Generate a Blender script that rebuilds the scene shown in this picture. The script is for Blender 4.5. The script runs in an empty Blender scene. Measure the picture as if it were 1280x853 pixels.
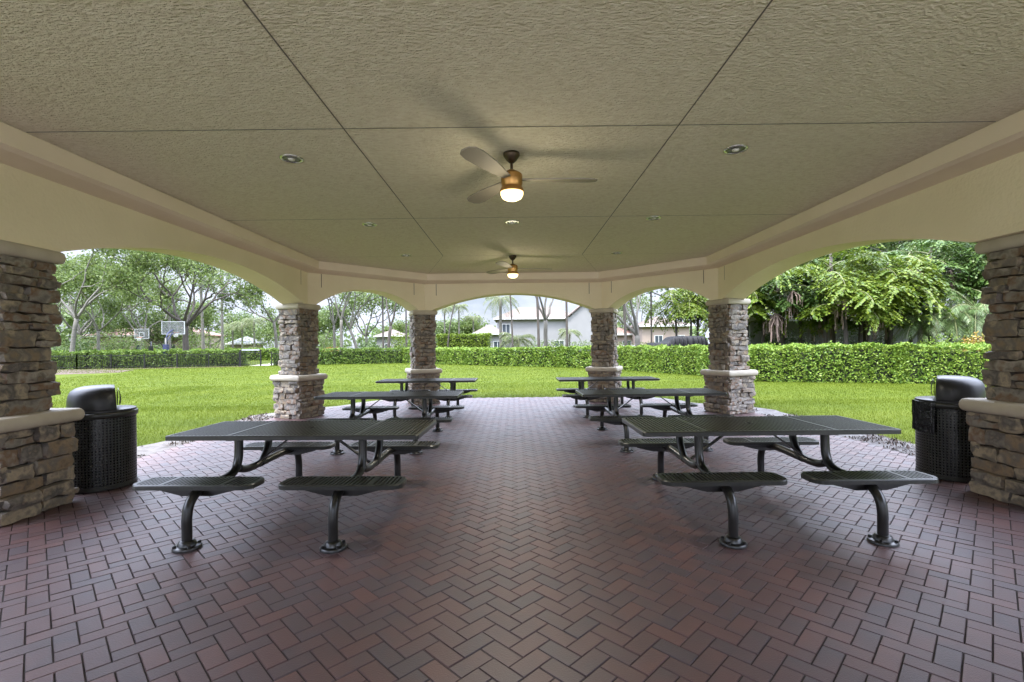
import bpy, math, random
import numpy as np
from mathutils import Vector, Matrix, noise as mnoise
R = math.radians
C = bpy.context.scene
COL = C.collection
rng = random.Random(7)
nrg = np.random.default_rng(11)

# ------------------------------------------------------------------ camera, world, sun, exposure
FPX, CX, CY, ROLL, CAMH = 600.0, 642.0, 433.0, 0.011, 1.5
cd = bpy.data.cameras.new('camera')
cam = bpy.data.objects.new('camera', cd); COL.objects.link(cam)
cd.sensor_width = 36; cd.lens = FPX/1280*36
cd.shift_x = -2/1280; cd.shift_y = 6.5/1280
cd.clip_start = 0.05; cd.clip_end = 2000
cam.location = (0, 0, CAMH); cam.rotation_euler = (R(90), ROLL, 0)
C.camera = cam

SUN_EL, SUN_ROT = R(66), R(205)
w = bpy.data.worlds.new('World'); C.world = w; w.use_nodes = True
nt = w.node_tree; nt.nodes.clear()
wo = nt.nodes.new('ShaderNodeOutputWorld'); wb = nt.nodes.new('ShaderNodeBackground')
sky = nt.nodes.new('ShaderNodeTexSky'); sky.sky_type = 'NISHITA'; sky.sun_disc = False
sky.sun_elevation = SUN_EL; sky.sun_rotation = SUN_ROT; sky.air_density = 1.0; sky.dust_density = 1.5; sky.ozone_density = 1.5
tcw = nt.nodes.new('ShaderNodeTexCoord'); mpw = nt.nodes.new('ShaderNodeMapping'); mpw.inputs['Scale'].default_value = (1, 1, 2.6)
nzw = nt.nodes.new('ShaderNodeTexNoise'); nzw.inputs['Scale'].default_value = 3.2; nzw.inputs['Detail'].default_value = 7; nzw.inputs['Roughness'].default_value = .58
rpw = nt.nodes.new('ShaderNodeValToRGB'); rpw.color_ramp.elements[0].position = .40; rpw.color_ramp.elements[0].color = (.42, .42, .42, 1); rpw.color_ramp.elements[1].position = .58
mxw = nt.nodes.new('ShaderNodeMix'); mxw.data_type = 'RGBA'
mxw.inputs[7].default_value = (9.6, 10.3, 12.6, 1)
nt.links.new(tcw.outputs['Generated'], mpw.inputs[0]); nt.links.new(mpw.outputs[0], nzw.inputs['Vector'])
nt.links.new(nzw.outputs['Fac'], rpw.inputs[0]); nt.links.new(rpw.outputs['Color'], mxw.inputs[0])
nt.links.new(sky.outputs[0], mxw.inputs[6])
# overcast sky: the zenith is brighter than the horizon
sxw = nt.nodes.new('ShaderNodeSeparateXYZ'); nt.links.new(tcw.outputs['Generated'], sxw.inputs[0])
mrw = nt.nodes.new('ShaderNodeMapRange'); mrw.inputs[1].default_value = .16; mrw.inputs[2].default_value = .62; mrw.inputs[3].default_value = .165; mrw.inputs[4].default_value = 1.6
nt.links.new(sxw.outputs['Z'], mrw.inputs[0])
vmw = nt.nodes.new('ShaderNodeVectorMath'); vmw.operation = 'SCALE'
nt.links.new(mxw.outputs[2], vmw.inputs[0]); nt.links.new(mrw.outputs[0], vmw.inputs['Scale']); nt.links.new(vmw.outputs[0], wb.inputs['Color'])
wb.inputs['Strength'].default_value = .12
nt.links.new(wb.outputs[0], wo.inputs[0])
sd = bpy.data.lights.new('sun', 'SUN'); sun = bpy.data.objects.new('sun', sd); COL.objects.link(sun)
sd.energy = 1.5; sd.angle = R(14); sd.color = (1, .96, .88)
sv = Vector((math.sin(SUN_ROT)*math.cos(SUN_EL), math.cos(SUN_ROT)*math.cos(SUN_EL), math.sin(SUN_EL)))
sun.rotation_euler = sv.to_track_quat('Z', 'Y').to_euler()
C.view_settings.view_transform = 'Standard'; C.view_settings.look = 'None'
C.view_settings.exposure = 2.55; C.view_settings.gamma = 1; C.view_settings.use_curve_mapping = False
C.cycles.use_denoising = True
C.cycles.max_bounces = 10; C.cycles.diffuse_bounces = 6; C.cycles.glossy_bounces = 4; C.cycles.transparent_max_bounces = 8
C.cycles.caustics_reflective = False; C.cycles.caustics_refractive = False

def PX(px, D): return (px-CX)*D/FPX
def PZ(px, py, D): return CAMH + (CY-py-ROLL*(px-640))*D/FPX

# ------------------------------------------------------------------ materials
MATS = {}
def mat(name, col=(.5, .5, .5), rough=.6, metal=0, cols=None, island=False, nscale=0, bump=0, bscale=40, bdist=.01,
        transl=0, stretch=None, emit=None, nmix=.5, spec=.5, obj=True, bdetail=4):
    if name in MATS: return MATS[name]
    m = bpy.data.materials.new(name); m.use_nodes = True
    n = m.node_tree; L = n.links.new
    b = n.nodes['Principled BSDF']; out = n.nodes['Material Output']
    b.inputs['Roughness'].default_value = rough; b.inputs['Metallic'].default_value = metal
    b.inputs['Specular IOR Level'].default_value = spec
    b.inputs['Base Color'].default_value = (*col, 1)
    tc = n.nodes.new('ShaderNodeTexCoord')
    src = tc.outputs['Object']
    colout = None
    if stretch:
        mp = n.nodes.new('ShaderNodeMapping'); mp.inputs['Scale'].default_value = stretch
        L(src, mp.inputs[0]); src = mp.outputs[0]
    if cols:
        rp = n.nodes.new('ShaderNodeValToRGB'); cr = rp.color_ramp
        while len(cr.elements) < len(cols): cr.elements.new(.5)
        for i, c in enumerate(cols):
            cr.elements[i].position = i/(len(cols)-1); cr.elements[i].color = (*c, 1)
        fac = None
        if island:
            ge = n.nodes.new('ShaderNodeNewGeometry'); fac = ge.outputs['Random Per Island']
        if nscale:
            nz = n.nodes.new('ShaderNodeTexNoise'); nz.inputs['Scale'].default_value = nscale; nz.inputs['Detail'].default_value = 5
            L(src, nz.inputs['Vector'])
            mr = n.nodes.new('ShaderNodeMapRange'); mr.inputs[1].default_value = .3; mr.inputs[2].default_value = .7
            L(nz.outputs['Fac'], mr.inputs[0])
            if fac is None: fac = mr.outputs[0]
            else:
                mx = n.nodes.new('ShaderNodeMix'); mx.inputs[0].default_value = nmix
                L(fac, mx.inputs[2]); L(mr.outputs[0], mx.inputs[3]); fac = mx.outputs[0]
        L(fac, rp.inputs[0]); colout = rp.outputs[0]
        L(colout, b.inputs['Base Color'])
    if bump:
        nb = n.nodes.new('ShaderNodeTexNoise'); nb.inputs['Scale'].default_value = bscale; nb.inputs['Detail'].default_value = bdetail
        L(src, nb.inputs['Vector'])
        bp = n.nodes.new('ShaderNodeBump'); bp.inputs['Strength'].default_value = bump; bp.inputs['Distance'].default_value = bdist
        L(nb.outputs['Fac'], bp.inputs['Height']); L(bp.outputs[0], b.inputs['Normal'])
    if transl:
        t = n.nodes.new('ShaderNodeBsdfTranslucent'); ms = n.nodes.new('ShaderNodeMixShader'); ms.inputs[0].default_value = transl
        if colout is not None: L(colout, t.inputs[0])
        else: t.inputs[0].default_value = (*col, 1)
        L(b.outputs[0], ms.inputs[1]); L(t.outputs[0], ms.inputs[2]); L(ms.outputs[0], out.inputs[0])
    if emit:
        b.inputs['Emission Color'].default_value = (*emit[:3], 1); b.inputs['Emission Strength'].default_value = emit[3]
    MATS[name] = m
    return m

# ------------------------------------------------------------------ mesh building
class MB:
    def __init__(s): s.v = []; s.f = []
    def add(s, vs, fs):
        o = len(s.v); s.v.extend([tuple(p) for p in vs]); s.f.extend([tuple(i+o for i in f) for f in fs]); return s
    def box(s, x0, x1, y0, y1, z0, z1):
        return s.add([(x0,y0,z0),(x1,y0,z0),(x1,y1,z0),(x0,y1,z0),(x0,y0,z1),(x1,y0,z1),(x1,y1,z1),(x0,y1,z1)],
                     [(0,3,2,1),(4,5,6,7),(0,1,5,4),(1,2,6,5),(2,3,7,6),(3,0,4,7)])
    def tube(s, pts, rad, n=8, caps=True):
        pts = [Vector(p) for p in pts]
        if not hasattr(rad, '__len__'): rad = [rad]*len(pts)
        vs = []; fs = []; up = None
        for i, p in enumerate(pts):
            t = (pts[min(i+1, len(pts)-1)]-pts[max(i-1, 0)])
            if t.length < 1e-9: t = Vector((0, 0, 1))
            t.normalize()
            if up is None:
                up = Vector((1, 0, 0)) if abs(t.x) < .8 else Vector((0, 1, 0))
            a = (up-t*up.dot(t)).normalized(); bb = t.cross(a); up = a
            for k in range(n):
                g = 2*math.pi*k/n
                vs.append(p+a*math.cos(g)*rad[i]+bb*math.sin(g)*rad[i])
        for i in range(len(pts)-1):
            for k in range(n):
                fs.append((i*n+k, i*n+(k+1) % n, (i+1)*n+(k+1) % n, (i+1)*n+k))
        if caps:
            fs.append(tuple(range(n-1, -1, -1))); fs.append(tuple((len(pts)-1)*n+k for k in range(n)))
        return s.add(vs, fs)
    def lathe(s, prof, n=24, c=(0, 0), z=0, cap=True):
        vs = []; fs = []
        for (r, h) in prof:
            for k in range(n):
                g = 2*math.pi*k/n; vs.append((c[0]+r*math.cos(g), c[1]+r*math.sin(g), z+h))
        for i in range(len(prof)-1):
            for k in range(n):
                fs.append((i*n+k, i*n+(k+1) % n, (i+1)*n+(k+1) % n, (i+1)*n+k))
        if cap:
            fs.append(tuple(range(n-1, -1, -1))); fs.append(tuple((len(prof)-1)*n+k for k in range(n)))
        return s.add(vs, fs)
    def prism(s, poly, z0, z1):
        n = len(poly)
        return s.add([(x, y, z0) for x, y in poly]+[(x, y, z1) for x, y in poly],
                     [tuple(range(n-1, -1, -1)), tuple(range(n, 2*n))]+[(i, (i+1) % n, n+(i+1) % n, n+i) for i in range(n)])
    def tf(s, M):
        s.v = [tuple(M @ Vector(p)) for p in s.v]; return s
    def build(s, name, m, parent=None, smooth=False, auto=None):
        me = bpy.data.meshes.new(name); me.from_pydata(s.v, [], s.f); me.update()
        return link(name, me, m, parent, smooth, auto)

def link(name, me, m, parent=None, smooth=False, auto=None):
    if m is not None: me.materials.append(m)
    if smooth or auto: me.polygons.foreach_set('use_smooth', [True]*len(me.polygons))
    if auto: me.set_sharp_from_angle(angle=R(auto))
    o = bpy.data.objects.new(name, me); COL.objects.link(o)
    if parent is not None: o.parent = parent
    return o

def npmesh(name, V, nper, m, parent=None):
    """V: (N*nper, 3) array, each run of nper vertices one polygon"""
    V = np.asarray(V, dtype=np.float32).reshape(-1, 3); nf = len(V)//nper
    me = bpy.data.meshes.new(name)
    me.vertices.add(len(V)); me.vertices.foreach_set('co', V.ravel())
    me.loops.add(len(V)); me.loops.foreach_set('vertex_index', np.arange(len(V), dtype=np.int32))
    me.polygons.add(nf); me.polygons.foreach_set('loop_start', np.arange(0, len(V), nper, dtype=np.int32))
    me.update(calc_edges=True)
    return link(name, me, m, parent)

def tag(o, label=None, cat=None, group=None, kind=None):
    if label: o['label'] = label
    if cat: o['category'] = cat
    if group: o['group'] = group
    if kind: o['kind'] = kind
    return o
def thing(name, label, cat, loc=(0, 0, 0), rz=0, group=None):
    o = bpy.data.objects.new(name, None); COL.objects.link(o); o.location = loc; o.rotation_euler = (0, 0, rz); o.empty_display_size = .2
    return tag(o, label, cat, group)
def dup(root, loc, rz, label):
    r = root.copy(); COL.objects.link(r); r.location = loc; r.rotation_euler = (0, 0, rz); r['label'] = label
    def rec(a, b):
        for ch in a.children:
            c = ch.copy(); COL.objects.link(c); c.parent = b; rec(ch, c)
    rec(root, r)
    return r
def struct(name, mb, m, **k): return tag(mb.build(name, m, **k), kind='structure')

def unit(a): return a/np.maximum(np.linalg.norm(a, axis=-1, keepdims=True), 1e-9)
def leaves(cen, L, Wd, up=.3, droop=0.0, rg=nrg):
    """leaf quads at centres (N,3); random directions, tilted up by up, hanging by droop"""
    cen = np.asarray(cen, dtype=np.float64); N = len(cen)
    d = rg.normal(size=(N, 3)); d[:, 2] -= droop*2; d = unit(d)
    nn = rg.normal(size=(N, 3)); nn[:, 2] += up*3; nn = unit(nn-d*(nn*d).sum(1, keepdims=True))
    s = np.cross(d, nn)
    l = (L*rg.uniform(.7, 1.3, (N, 1))); ww = Wd*rg.uniform(.7, 1.3, (N, 1))
    a = cen-d*l*.5; c = cen+d*l*.5
    q = np.stack([a, cen+s*ww*.5-nn*l*.06, c, cen-s*ww*.5-nn*l*.06], 1)
    return q.reshape(-1, 3)

# ------------------------------------------------------------------ shared materials
M_stucco = mat('stucco_wall', cols=[(0.7484, 0.6600, 0.4740), (0.8165, 0.7260, 0.5387)], nscale=1.3, rough=.85, bump=.5, bscale=26, bdist=.012)
M_ceil = mat('stucco_ceiling', cols=[(.76, .675, .51), (.86, .78, .61), (.90, .835, .67)], nscale=21, rough=.8, bump=1, bscale=34, bdist=.055, stretch=(.8, 1.7, 1), bdetail=5)  # fine colour noise paints the shade of the stucco pits into the base
M_cornice = mat('cornice_paint', cols=[(0.7491, 0.6415, 0.4977), (0.8042, 0.6950, 0.5495)], nscale=2, rough=.75, bump=.25, bscale=40, bdist=.006)
M_joint = mat('joint_dark_paint', (.14, .12, .09), .8)  # darker paint of the joint strips
M_stone = mat('ledge_stone', cols=[(0.0698, 0.0614, 0.0539), (0.2325, 0.1721, 0.1116), (0.1395, 0.1256, 0.1116), (0.3162, 0.2651, 0.1953), (0.0930, 0.0837, 0.0791), (0.2185, 0.2000, 0.1767), (0.1581, 0.0977, 0.0605), (0.2790, 0.2558, 0.2232), (0.1116, 0.0930, 0.0744), (0.2604, 0.1767, 0.1070)],
              island=True, nscale=7, nmix=.32, rough=.82, bump=.8, bscale=22, bdist=.02, bdetail=8)
M_mortar = mat('dark_mortar', (.05, .042, .035), .95)
M_cast = mat('cast_stone', cols=[(0.3956, 0.3526, 0.2838), (0.4730, 0.4300, 0.3526)], nscale=5, rough=.7, bump=.35, bscale=60, bdist=.004)
M_brick = mat('paver_brick', cols=[(0.0504, 0.0370, 0.0398), (0.0854, 0.0447, 0.0415), (0.0660, 0.0447, 0.0459), (0.1009, 0.0490, 0.0432), (0.0582, 0.0430, 0.0467), (0.0892, 0.0464, 0.0432), (0.0717, 0.0387, 0.0363)],
              island=True, nscale=2.2, nmix=.25, rough=.46, bump=.6, bscale=130, bdist=.003, spec=.6)
M_sand = mat('joint_sand', cols=[(.022, .018, .016), (.045, .036, .032)], nscale=3, rough=.95)
M_metal = mat('coated_dark_metal', cols=[(0.0148, 0.0160, 0.0135), (0.0246, 0.0258, 0.0210)], nscale=30, rough=.33, spec=.55)
M_pipe = mat('dark_bronze_pipe', cols=[(0.0084, 0.0078, 0.0066), (0.0132, 0.0126, 0.0108)], nscale=12, rough=.28, spec=.6)
M_plastic = mat('black_plastic', (.012, .012, .013), .38)
M_bag = mat('black_bag', (.008, .008, .009), .25, bump=.6, bscale=14, bdist=.02)
M_bronze = mat('oil_bronze', (.06, .04, .022), .4, metal=.6)
M_copper = mat('aged_brass', (.48, .27, .09), .35, metal=.85)
M_blade = mat('fan_blade', (.27, .24, .19), .65)
M_lamp = mat('lamp_glass', (1, .85, .55), .4, emit=(1, .70, .30, .55))
M_chrome = mat('reflector_metal', (.55, .55, .52), .22, metal=1)
M_lawn = mat('lawn_turf', spec=.1, cols=[(0.0465, 0.0691, 0.0043), (0.0620, 0.0865, 0.0060), (0.0775, 0.0992, 0.0084)], nscale=.55, rough=.9, bump=1, bscale=55, bdist=.05)
M_grass = mat('grass_blade', spec=.12, nscale=.45, nmix=.5, cols=[(0.0480, 0.0752, 0.0036), (0.0735, 0.1038, 0.0058), (0.0929, 0.1188, 0.0090)], island=True, rough=.6, transl=.35)
M_soil = mat('bare_soil', cols=[(0.0500, 0.0425, 0.0350), (0.1000, 0.0900, 0.0825), (0.0350, 0.0275, 0.0225)], nscale=3.5, rough=.7, bump=.8, bscale=25, bdist=.03)
M_chip = mat('dark_mulch', cols=[(.025, .02, .017), (.09, .06, .045)], island=True, rough=.8)
M_hedge = mat('hedge_leaf', nscale=1.1, nmix=.35, cols=[(0.0527, 0.1040, 0.0153), (0.1173, 0.2017, 0.0281), (0.1876, 0.2566, 0.0383), (0.0821, 0.1466, 0.0230)], island=True, spec=.22, rough=.42, transl=.3)
M_hedge_dark = mat('hedge_leaf_deep', cols=[(0.0490, 0.0929, 0.0189), (0.0979, 0.1604, 0.0270), (0.1469, 0.2025, 0.0378)], island=True, spec=.22, rough=.45, transl=.3)
M_hedge_yel = mat('hedge_leaf_yellow', cols=[(0.0940, 0.1488, 0.0157), (0.1566, 0.2114, 0.0235)], island=True, spec=.22, rough=.45, transl=.3)
M_core = mat('hedge_twigs', (.018, .026, .008), .95)
M_leafA = mat('oak_leaf', cols=[(0.0517, 0.0862, 0.0253), (0.0978, 0.1437, 0.0437), (0.1380, 0.1782, 0.0633)], island=True, spec=.22, rough=.5, transl=.35)
M_leafB = mat('light_leaf', cols=[(0.0574, 0.0919, 0.0230), (0.0957, 0.1378, 0.0345), (0.1263, 0.1608, 0.0459)], island=True, spec=.22, rough=.5, transl=.4)
M_leafD = mat('deep_leaf', cols=[(0.0300, 0.0607, 0.0195), (0.0675, 0.1080, 0.0325), (0.0975, 0.1418, 0.0390)], island=True, spec=.22, rough=.45, transl=.3)
M_fish = mat('fishtail_leaf', cols=[(0.0424, 0.0836, 0.0089), (0.0922, 0.1444, 0.0133), (0.1459, 0.1860, 0.0223), (0.0654, 0.1065, 0.0149)], island=True, spec=.22, rough=.38, transl=.35)
M_fishd = mat('fishtail_leaf_deep', cols=[(0.0322, 0.0721, 0.0153), (0.0645, 0.1184, 0.0229), (0.0968, 0.1440, 0.0344)], island=True, spec=.22, rough=.42, transl=.3)
M_palm = mat('palm_leaf', cols=[(0.0433, 0.0663, 0.0178), (0.0795, 0.1045, 0.0297), (0.1084, 0.1255, 0.0416)], island=True, spec=.22, rough=.45, transl=.3)
M_dead = mat('dead_strands', cols=[(0.1428, 0.0983, 0.0765), (0.2550, 0.1872, 0.1530)], island=True, rough=.9)
M_bark = mat('grey_bark', cols=[(.0650, .0600, .0500), (.1200, .1125, .0950)], nscale=3, rough=.9, bump=.7, bscale=8, bdist=.04, stretch=(1, 1, .35))
M_barkd = mat('dark_bark', cols=[(.0315, .0266, .0224), (.0700, .0595, .0490)], nscale=3, rough=.9, bump=.7, bscale=8, bdist=.03, stretch=(1, 1, .35))
M_barkp = mat('pale_palm_bark', cols=[(0.0882, 0.0819, 0.0693), (0.1260, 0.1197, 0.1040)], nscale=4, rough=.9, bump=.5, bscale=5, bdist=.02, stretch=(.3, .3, 2.5))
M_white = mat('white_render', cols=[(0.1726, 0.1704, 0.1726), (0.1985, 0.1964, 0.1985)], nscale=.6, rough=.8, bump=.2, bscale=20)
M_pink = mat('pink_render', cols=[(0.2192, 0.1705, 0.1401), (0.2558, 0.2010, 0.1705)], nscale=.6, rough=.8)
M_tile = mat('roof_tile', cols=[(0.0694, 0.0487, 0.0372), (0.1000, 0.0750, 0.0584)], nscale=4, rough=.8, bump=.8, bscale=6, bdist=.08, stretch=(1, 1, 4))
M_tilep = mat('roof_tile_red', cols=[(.1400, .0750, .0550), (.1800, .1050, .0800)], nscale=4, rough=.8, bump=.8, bscale=6, bdist=.08)
M_siding = mat('grey_siding', cols=[(0.1808, 0.1853, 0.1808), (0.2260, 0.2305, 0.2260)], nscale=1.2, rough=.6)
M_glass = mat('window_glass', (.04, .05, .06), .08)
M_frame = mat('window_frame', (.4320, .4320, .4200), .5)
M_iron = mat('black_iron', (.01, .01, .01), .4)
M_tarp = mat('black_tarp', (.006, .006, .007), .65, spec=.25, bump=.5, bscale=4, bdist=.05)
M_carw = mat('white_car_paint', (.4320, .4320, .4320), .2)
M_carg = mat('grey_car_paint', (.06, .065, .075), .2)
M_tyre = mat('tyre_rubber', (.015, .015, .015), .8)
M_board = mat('backboard_white', (0.3150, 0.3240, 0.3330), .25)
M_boardg = mat('backboard_grey', (.14, .15, .15), .2)
_n = M_boardg.node_tree; _t = _n.nodes.new('ShaderNodeBsdfTransparent'); _m = _n.nodes.new('ShaderNodeMixShader'); _m.inputs[0].default_value = .6
_n.links.new(_n.nodes['Principled BSDF'].outputs[0], _m.inputs[1]); _n.links.new(_t.outputs[0], _m.inputs[2]); _n.links.new(_m.outputs[0], _n.nodes['Material Output'].inputs[0])
M_navy = mat('navy_pad', (.015, .02, .06), .5)
M_orange = mat('orange_rim', (.6, .14, .03), .4)
M_net = mat('white_net', (.75, .75, .75), .8)
M_path = mat('concrete_path', cols=[(.36, .34, .31), (.45, .43, .39)], nscale=2, rough=.85)

# ------------------------------------------------------------------ ground
mb = MB(); mb.add([(-900, -900, -.04), (900, -900, -.04), (900, 900, -.04), (-900, 900, -.04)], [(0, 1, 2, 3)])
struct('lawn_ground', mb, M_lawn)

# pavilion plan: corner column centres, going round anticlockwise from the right near middle column
YM = 4.43
CXm, CYm, CXf, CYf = 4.75, 10.62, 2.44, 12.93
plan = [(CXm, CYm), (CXf, CYf), (-CXf, CYf), (-CXm, CYm), (-CXm, 2*YM-CYm), (-3.0, -2.5), (3.0, -2.5), (CXm, 2*YM-CYm)]
def offset(poly, d):
    """inward offset for an anticlockwise polygon"""
    n = len(poly); out = []
    for i in range(n):
        p0, p1, p2 = Vector(poly[i-1]), Vector(poly[i]), Vector(poly[(i+1) % n])
        e1 = (p1-p0).normalized(); e2 = (p2-p1).normalized()
        n1 = Vector((-e1.y, e1.x)); n2 = Vector((-e2.y, e2.x))
        bi = (n1+n2).normalized(); out.append(tuple(p1+bi*d/bi.dot(n1)))
    return out
floor_poly = offset(plan, -.5)
floor_poly = [(x, y+(.62 if y > 12 else 0)) for x, y in floor_poly]
floor_poly[1] = (floor_poly[1][0]+.7, floor_poly[1][1]); floor_poly[2] = (floor_poly[2][0]-.7, floor_poly[2][1])
mb = MB(); mb.add([(x, y, -.0055) for x, y in floor_poly], [tuple(range(8))])
struct('paver_bedding', mb, M_sand)

def inside(poly, x, y):
    c = False; n = len(poly)
    for i in range(n):
        x1, y1 = poly[i]; x2, y2 = poly[(i+1) % n]
        if (y1 > y) != (y2 > y) and x < (x2-x1)*(y-y1)/(y2-y1)+x1: c = not c
    return c

# herringbone pavers, 45 degrees
mb = MB(); U = .1; ca = math.cos(R(45)); sa = math.sin(R(45))
prng = random.Random(3)
for i in range(-200, 200):
    for j in range(-200, 200):
        c = (i-j) % 4
        if c not in (0, 3): continue
        ww, hh = (2, 1) if c == 0 else (1, 2)
        mx, my = (i+ww/2)*U, (j+hh/2)*U
        X, Y = mx*ca-my*sa+.03, mx*sa+my*ca+5
        if Y < .2 or not inside(floor_poly, X, Y): continue
        g = .0016; bv = .0035; dz = prng.uniform(-.0015, .0015); tx = prng.uniform(-.006, .006); ty = prng.uniform(-.006, .006)
        a, bq = ww*U/2-g, hh*U/2-g
        vs = []
        for (sx, sy, z, q) in [(-1,-1,-.012,0),(1,-1,-.012,0),(1,1,-.012,0),(-1,1,-.012,0),(-1,-1,0,bv),(1,-1,0,bv),(1,1,0,bv),(-1,1,0,bv)]:
            lx, ly = sx*(a-q), sy*(bq-q)
            zz = z if z < 0 else dz+lx*tx+ly*ty
            if z < 0: zz = -.006 if False else -.009
            px_, py_ = mx+lx, my+ly
            vs.append((px_*ca-py_*sa+.03, px_*sa+py_*ca+5, zz))
        mb.add(vs, [(4,5,6,7),(0,1,5,4),(1,2,6,5),(2,3,7,6),(3,0,4,7)])
struct('paver_floor', mb, M_brick)

# bare soil strip round the slab
outer = offset(floor_poly, -.75)
def ragged(poly, amp, step=.35, seed=0):
    out = []
    for i in range(len(poly)):
        a, b = Vector(poly[i]), Vector(poly[(i+1) % len(poly)]); n = max(2, int((b-a).length/step))
        for k in range(n):
            p = a.lerp(b, k/n); q = mnoise.noise(Vector((p.x*.9, p.y*.9, seed)))*amp+mnoise.noise(Vector((p.x*3, p.y*3, seed)))*amp*.4
            d = (b-a).normalized(); out.append((p.x+d.y*q, p.y-d.x*q))
    return out
strip = ragged([(x, y if y < 14 else floor_poly[1][1]+.18) for x, y in outer], .28, seed=2)
mb = MB(); mb.add([(x, y, -.03) for x, y in strip], [tuple(range(len(strip)))])
struct('soil_strip', mb, M_soil)
# mulch chips on the strip
V = []
k = 0
while k < 3800:
    x = rng.uniform(-6.6, 6.6); y = rng.uniform(3.5, 12)
    if inside(floor_poly, x, y) or not inside(strip, x, y): continue
    if mnoise.noise(Vector((x*1.3, y*1.3, 5))) < -.05: continue
    k += 1; V.append((x, y, -.02+rng.uniform(0, .015)))
tag(npmesh('mulch_chips', leaves(V, .06, .022, up=1.2), 4, M_chip), 'dark mulch chips scattered on the bare soil strip beside the paving', 'mulch', kind='stuff')

# grass blades close to the pavilion
cells = []
def blades(n, x0, x1, y0, y1, hgt, wid):
    P = np.stack([nrg.uniform(x0, x1, n), nrg.uniform(y0, y1, n)], 1)
    S_ = np.array(strip); x1, y1 = S_[:, 0], S_[:, 1]; x2, y2 = np.roll(x1, -1), np.roll(y1, -1); cr = np.zeros(n, dtype=int)
    for q in range(len(S_)):
        cr += ((y1[q] > P[:, 1]) != (y2[q] > P[:, 1])) & (P[:, 0] < (x2[q]-x1[q])*(P[:, 1]-y1[q])/((y2[q]-y1[q]) or 1e-9)+x1[q])
    P = P[cr % 2 == 0]; N = len(P)
    a = nrg.uniform(0, 2*np.pi, N); h = hgt*nrg.uniform(.5, 1.3, N); l = h*nrg.uniform(.1, .8, N)
    dx, dy = np.cos(a), np.sin(a); b2 = nrg.uniform(0, 2*np.pi, N)
    z0 = -.04
    base1 = np.stack([P[:, 0]-dy*wid/2, P[:, 1]+dx*wid/2, np.full(N, z0)], 1)
    base2 = np.stack([P[:, 0]+dy*wid/2, P[:, 1]-dx*wid/2, np.full(N, z0)], 1)
    tip = np.stack([P[:, 0]+dx*l, P[:, 1]+dy*l, z0+h], 1)
    cells.append(np.stack([base1, base2, tip], 1).reshape(-1, 3))
blades(46000, -12, -4.8, 5, 13, .045, .007)
blades(46000, 4.8, 13, 5, 13, .045, .007)
blades(95000, -14, 14, 12, 20, .045, .011)
blades(50000, -26, 12, 20, 33, .042, .024)
blades(40000, -28, -12, 8, 20, .045, .014)
blades(30000, -42, 6, 33, 45, .042, .04)
blades(14000, 12, 22, 10, 20, .045, .014)
tag(npmesh('lawn_grass', np.concatenate(cells), 3, M_grass), 'short bright green grass growing on the lawn around the pavilion', 'grass', kind='stuff')

# ------------------------------------------------------------------ pavilion
pav = thing('pavilion', 'cream stucco open pavilion with arched beams on stone clad columns', 'pavilion')
inner = offset(plan, .25); outw = offset(plan, -.25)
ZSP, RISE, ZC = 2.47, .43, 3.4
def arch_beam(i, u_cols):
    """wall panel on side i of the plan; u_cols: column positions along the centre line (incl. both ends)"""
    a, b = Vector(plan[i]), Vector(plan[(i+1) % 8]); e = (b-a).normalized(); nn = Vector((-e.y, e.x)); Lc = (b-a).length
    prof = [(0, ZSP)]
    for c0, c1 in zip(u_cols[:-1], u_cols[1:]):
        s0, s1 = c0+.29, c1-.29; half = (s1-s0)/2; rad = (half*half+RISE*RISE)/(2*RISE)
        for k in range(41):
            u = s0+(s1-s0)*k/40; x = u-(s0+s1)/2
            prof.append((u, ZSP+RISE-rad+math.sqrt(rad*rad-x*x)))
    prof.append((Lc, ZSP))
    n = len(prof); vs = []
    ia, ib = Vector(inner[i]), Vector(inner[(i+1) % 8]); oa, ob = Vector(outw[i]), Vector(outw[(i+1) % 8])
    for k, (u, z) in enumerate(prof):
        p = a+e*u
        pi = ia if k == 0 else ib if k == n-1 else p+nn*.25
        po = oa if k == 0 else ob if k == n-1 else p-nn*.25
        vs += [(pi.x, pi.y, z), (po.x, po.y, z), (pi.x, pi.y, ZC+.05), (po.x, po.y, ZC+.05)]
    fs = []
    for k in range(n-1):
        q, r = 4*k, 4*k+4
        fs += [(q, q+2, r+2, r), (q+1, r+1, r+3, q+3), (q, r, r+1, q+1), (q+2, q+3, r+3, r+2)]
    m_ = MB().add(vs, fs); return m_.build('arched_beam', M_stucco, pav)
for i in range(8):
    Lc = (Vector(plan[(i+1) % 8])-Vector(plan[i])).length
    arch_beam(i, [0, Lc/2, Lc] if i in (3, 7) else [0, Lc])
# cornice
sec = [(.0, 3.165), (.06, 3.175), (.24, 3.20), (.27, 3.215), (.30, 3.225), (.30, 3.395), (.0, 3.395)]
loops = [[(x, y, z) for x, y in offset(plan, .25+o)] for o, z in sec]
vs = [p for lp in loops for p in lp]; fs = []
for s_ in range(len(sec)-1):
    for i in range(8):
        fs.append((s_*8+i, (s_+1)*8+i, (s_+1)*8+(i+1) % 8, s_*8+(i+1) % 8))
MB().add(vs, fs).build('cornice', M_cornice, pav)
ce = offset(plan, .3); MB().prism(ce, ZC, ZC+.04).build('ceiling', M_ceil, pav)
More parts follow.
